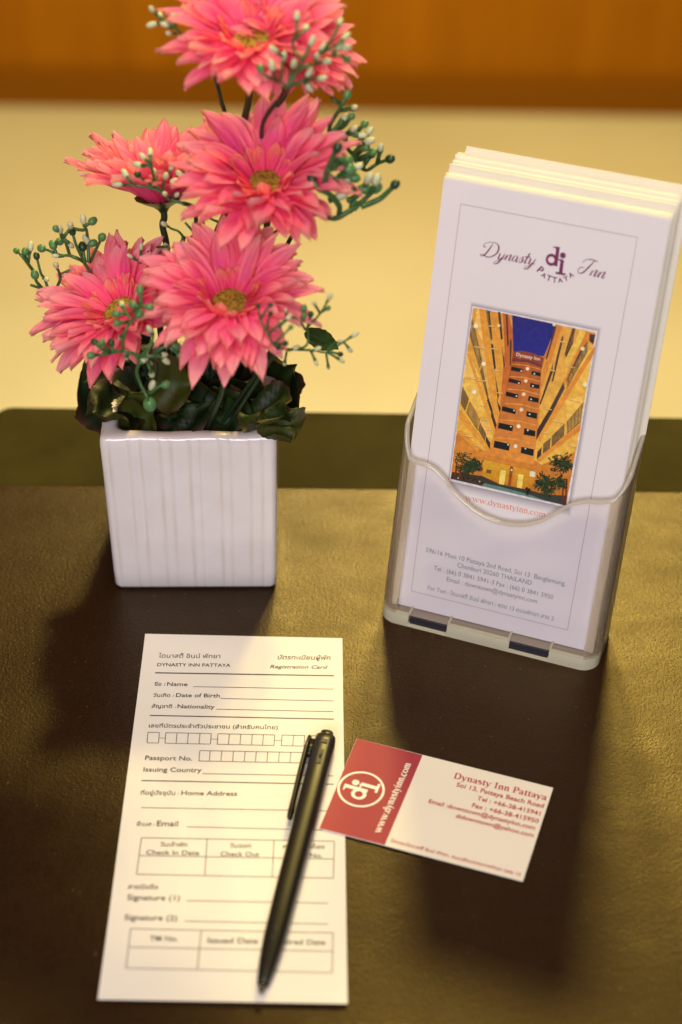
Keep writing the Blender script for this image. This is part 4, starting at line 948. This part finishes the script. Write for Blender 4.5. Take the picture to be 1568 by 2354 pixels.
sprig('berry sprig with creamy tips spread over the right of the topmost flower', CA, lambda x, y: 664, [
    [(910, 515), (960, 420), (1005, 340), (1050, 240), 'w'], [(970, 415), (1025, 385), (1070, 370), (1080, 330), 'w'], [(1060, 375), (1140, 360), 'w'], [(1060, 340), (1110, 310), (1200, 260), (1250, 215), 'w'], [(1170, 320), (1215, 270), 'w'], [(1170, 325), (1215, 325), (1255, 348), 'g'], [(1120, 300), (1180, 210), (1215, 130), 'w'], [(1190, 290), (1250, 280), 'w'],
    [(910, 515), (850, 480), (770, 440), (745, 400), 'g'], [(790, 452), (760, 465), 'w'], [(850, 480), (825, 430), (815, 385), 'w'], [(865, 470), (885, 330), 'w'], [(880, 335), (850, 310), (825, 290), 'w'], [(915, 500), (930, 430), (945, 375), 'w'], [(915, 505), (1010, 470), (1035, 425), 'w'], [(1010, 472), (1110, 460), 'w'], [(1005, 475), (1035, 515), 'w'], [(940, 235), (960, 180), (962, 95), 'w'], [(945, 235), (985, 200), (1015, 165), 'w'], [(1000, 345), (945, 300), (940, 235)], [(1085, 330), (1115, 275), 'w']],
    [on_y(845, 0, 690) if False else on_y(655, 215, 668), on_y(606, 280, 680), on_y(590, 380, 700), PP(14, 10, 140), PP(8, 8, 74)], 3)
sprig('berry sprig tip poking out at the left of the topmost flower', CA, 694, [
    [(300, 230), (235, 150), (150, 100), (110, 55), 'w'], [(200, 130), (175, 130), (110, 145), 'w'], [(170, 112), (157, 90), 'w'], [(235, 165), (185, 145), 'w'], [(250, 170), (237, 105), 'w'], [(250, 200), (210, 195), 'w']], [on_y(480, 120, 712), on_y(495, 176, 712), on_y(508, 230, 712), on_y(519, 275, 712), on_y(530, 420, 710), PP(2, 12, 120), PP(0, 10, 74)], 4)
sprig('berry sprig with white tips lying across the side-facing flower', CB, 680, [
    [(1080, 490), (1000, 465), (920, 410), (790, 385), (690, 378), 'w'], [(790, 385), (765, 360), (735, 315), 'w'], [(900, 395), (850, 355), (810, 320), 'd'], [(905, 395), (890, 280), (810, 262), 'w'], [(890, 262), (840, 215), 'w'], [(890, 270), (883, 190), 'w'], [(930, 400), (910, 310), 'w'], [(1000, 460), (970, 435), 'w'], [(1010, 462), (1040, 440), 'w'], [(955, 425), (960, 370), (975, 330), 'w'], [(1160, 380), (1090, 350), (1030, 360), 'w'], [(1100, 352), (1060, 320), 'w'], [(985, 330), (1010, 275), 'w'], [(1090, 345), (1085, 265), 'w'], [(1150, 370), (1130, 320), 'w']], [on_y(450, 490, 694), on_y(440, 600, 700), PP(-8, 6, 110), PP(-6, 8, 74)], 5)
sprig('berry sprig reaching farthest left, out over the lowest left flower', CB, 694, [
    [(545, 930), (495, 840), (420, 800), (330, 798), 'w'], [(495, 830), (450, 740), (425, 655), 'd'], [(428, 660), (415, 620), 'w'], [(435, 640), (500, 645), (490, 585), 'w'], [(500, 625), (545, 595), 'g'], [(520, 840), (518, 720), (508, 640)], [(530, 835), (570, 750), (600, 690), 'g'], [(410, 795), (375, 690), (330, 640), 'g'], [(365, 695), (352, 645), 'w'], [(375, 695), (415, 735), 'w'], [(375, 690), (410, 640)], [(500, 840), (485, 745), 'd'], [(518, 740), (545, 725), 'g'], [(520, 720), (510, 705), 'w'],
    [(330, 1010), (290, 1000), (260, 930), (240, 900), (215, 800), 'd'], [(255, 930), (272, 936), 'w'], [(300, 1000), (230, 985), (180, 970)], [(250, 990), (215, 950), (205, 910), 'g'], [(205, 900), (130, 800), (97, 770), 'g'], [(165, 845), (180, 745), 'w'], [(150, 825), (148, 775), 'g'], [(325, 1000), (355, 930), (330, 855), 'w'], [(350, 915), (405, 885)], [(335, 800), (305, 775), (245, 755), 'g'], [(335, 795), (312, 735), 'g'], [(330, 720), (352, 715), 'g'], [(420, 800), (490, 830)], [(330, 1010), (420, 1000), (545, 930)]], [on_y(240, 660, 704), on_y(300, 740, 702), PP(-22, 4, 100), PP(-16, 4, 74)], 6, .7, 1.9)
sprig('bright green berry sprig hanging over the low left flower above the pot', CB, 626, [
    [(830, 1390), (720, 1360), (600, 1380), (535, 1385), 'g'], [(640, 1375), (590, 1340), (555, 1305), 'd'], [(650, 1372), (600, 1310), 'g'], [(665, 1370), (655, 1310), 'd'], [(720, 1358), (735, 1250), (775, 1180), (820, 1140), 'g'], [(738, 1250), (710, 1275), 'w'], [(770, 1185), (690, 1195), 'g'], [(765, 1165), (740, 1130), (718, 1085), 'w'], [(745, 1140), (685, 1140), 'g'], [(780, 1130), (830, 1095), (880, 1100), 'g'], [(830, 1090), (823, 1000), 'g'], [(815, 1100), (780, 1085), 'g'], [(830, 1390), (880, 1330), (900, 1260), (880, 1230), 'w'],
    [(800, 1385), (820, 1420), (805, 1480), (830, 1560), (870, 1640), (880, 1690)], [(825, 1430), (850, 1405), 'w'], [(830, 1390), (880, 1390), (960, 1380), 'w'], [(940, 1385), (975, 1415), 'w'], [(860, 1400), (880, 1460), (893, 1495), 'w'], [(900, 1390), (950, 1340), (1030, 1330), 'g'], [(1000, 1335), (1060, 1385), 'g'], [(870, 1630), (895, 1560), 'w'], [(872, 1620), (930, 1570), (975, 1555), 'g'], [(745, 1370), (745, 1395), 'w']],
    [on_y(360, 840, 640), PP(-20, -10, 90), PP(-12, -14, 74)], 7, .72, 1.9)
mb = MB(); p = on_y(*CD(490, 415), 626); mb.ellipsoid(p, (0, 0, 1), 3.6, 3.0, 12, 9)
mb.build('bud', m_bud_green, [o for o in bpy.data.objects if o.get('label', '').startswith('bright green berry sprig hanging')][0])
sprig('thin berry sprig reaching out to the right of the front flower', CC, 630, [
    [(740, 880), (880, 890), (1000, 895), (1090, 905), (1200, 840), (1275, 790), 'w'], [(1200, 840), (1240, 890), 'w'], [(1090, 905), (1140, 935), (1185, 962), 'w'], [(1085, 907), (1100, 1005), 'w'], [(985, 897), (1020, 975), 'w'], [(830, 890), (815, 980), 'w'], [(860, 890), (888, 878), 'w'], [(1000, 897), (1030, 885), 'w'], [(1110, 905), (1178, 920), 'd'], [(1090, 905), (1140, 850), (1185, 835), 'w'], [(960, 770), (970, 740), (1050, 650), (1110, 545), 'w'], [(1055, 645), (1098, 620), 'g'], [(962, 750), (985, 660), 'd'], [(1045, 650), (1008, 590), 'w'], [(950, 760), (900, 690), (835, 675), 'w'], [(920, 710), (940, 620), 'g'], [(830, 690), (822, 635), 'w'], [(935, 700), (940, 665), 'g'], [(880, 890), (960, 860), (965, 760)]],
    [on_y(610, 830, 650), PP(14, -18, 84), PP(10, -16, 74)], 8, .5, 1.35)
sprig('dark-tipped berry sprig crossing the right petals of the front flower', CC, 612, [
    [(770, 880), (740, 855), (700, 780), (655, 690), (640, 605), 'd'], [(700, 780), (705, 710), (722, 655), 'd'], [(660, 690), (690, 640), (722, 598), 'd'], [(712, 790), (760, 740), (815, 700)], [(740, 855), (790, 810), (855, 745), 'g'], [(775, 750), (840, 680), 'w'], [(740, 850), (800, 855), (820, 850), 'd']], [on_y(630, 815, 632), PP(16, -22, 84), PP(10, -20, 74)], 9, .5, 1.3)
sprig('small berry sprig between the side-facing flower and the front one', CB, 690, [
    [(1080, 690), (1050, 655), (1010, 640), (965, 612), 'w'], [(1120, 690), (1180, 665), 'w'], [(1140, 660), (1090, 605)], [(960, 900), (920, 860), (880, 785), 'd'], [(860, 870), (825, 840), (765, 800), 'w'], [(828, 842), (830, 745), 'w'], [(940, 850), (925, 790), 'w'], [(985, 800), (975, 750), 'w'], [(925, 748), (985, 745)], [(1000, 840), (990, 815), 'w'], [(925, 860), (935, 825), 'g'], [(900, 900), (960, 900)], [(1080, 690), (1000, 840), (960, 900)], [(1215, 680), (1190, 575)], [(1285, 600), (1240, 580), (1228, 550)]], [on_y(410, 620, 694), on_y(390, 720, 696), PP(-10, 2, 100), PP(-6, 2, 74)], 10, .55, 1.5)
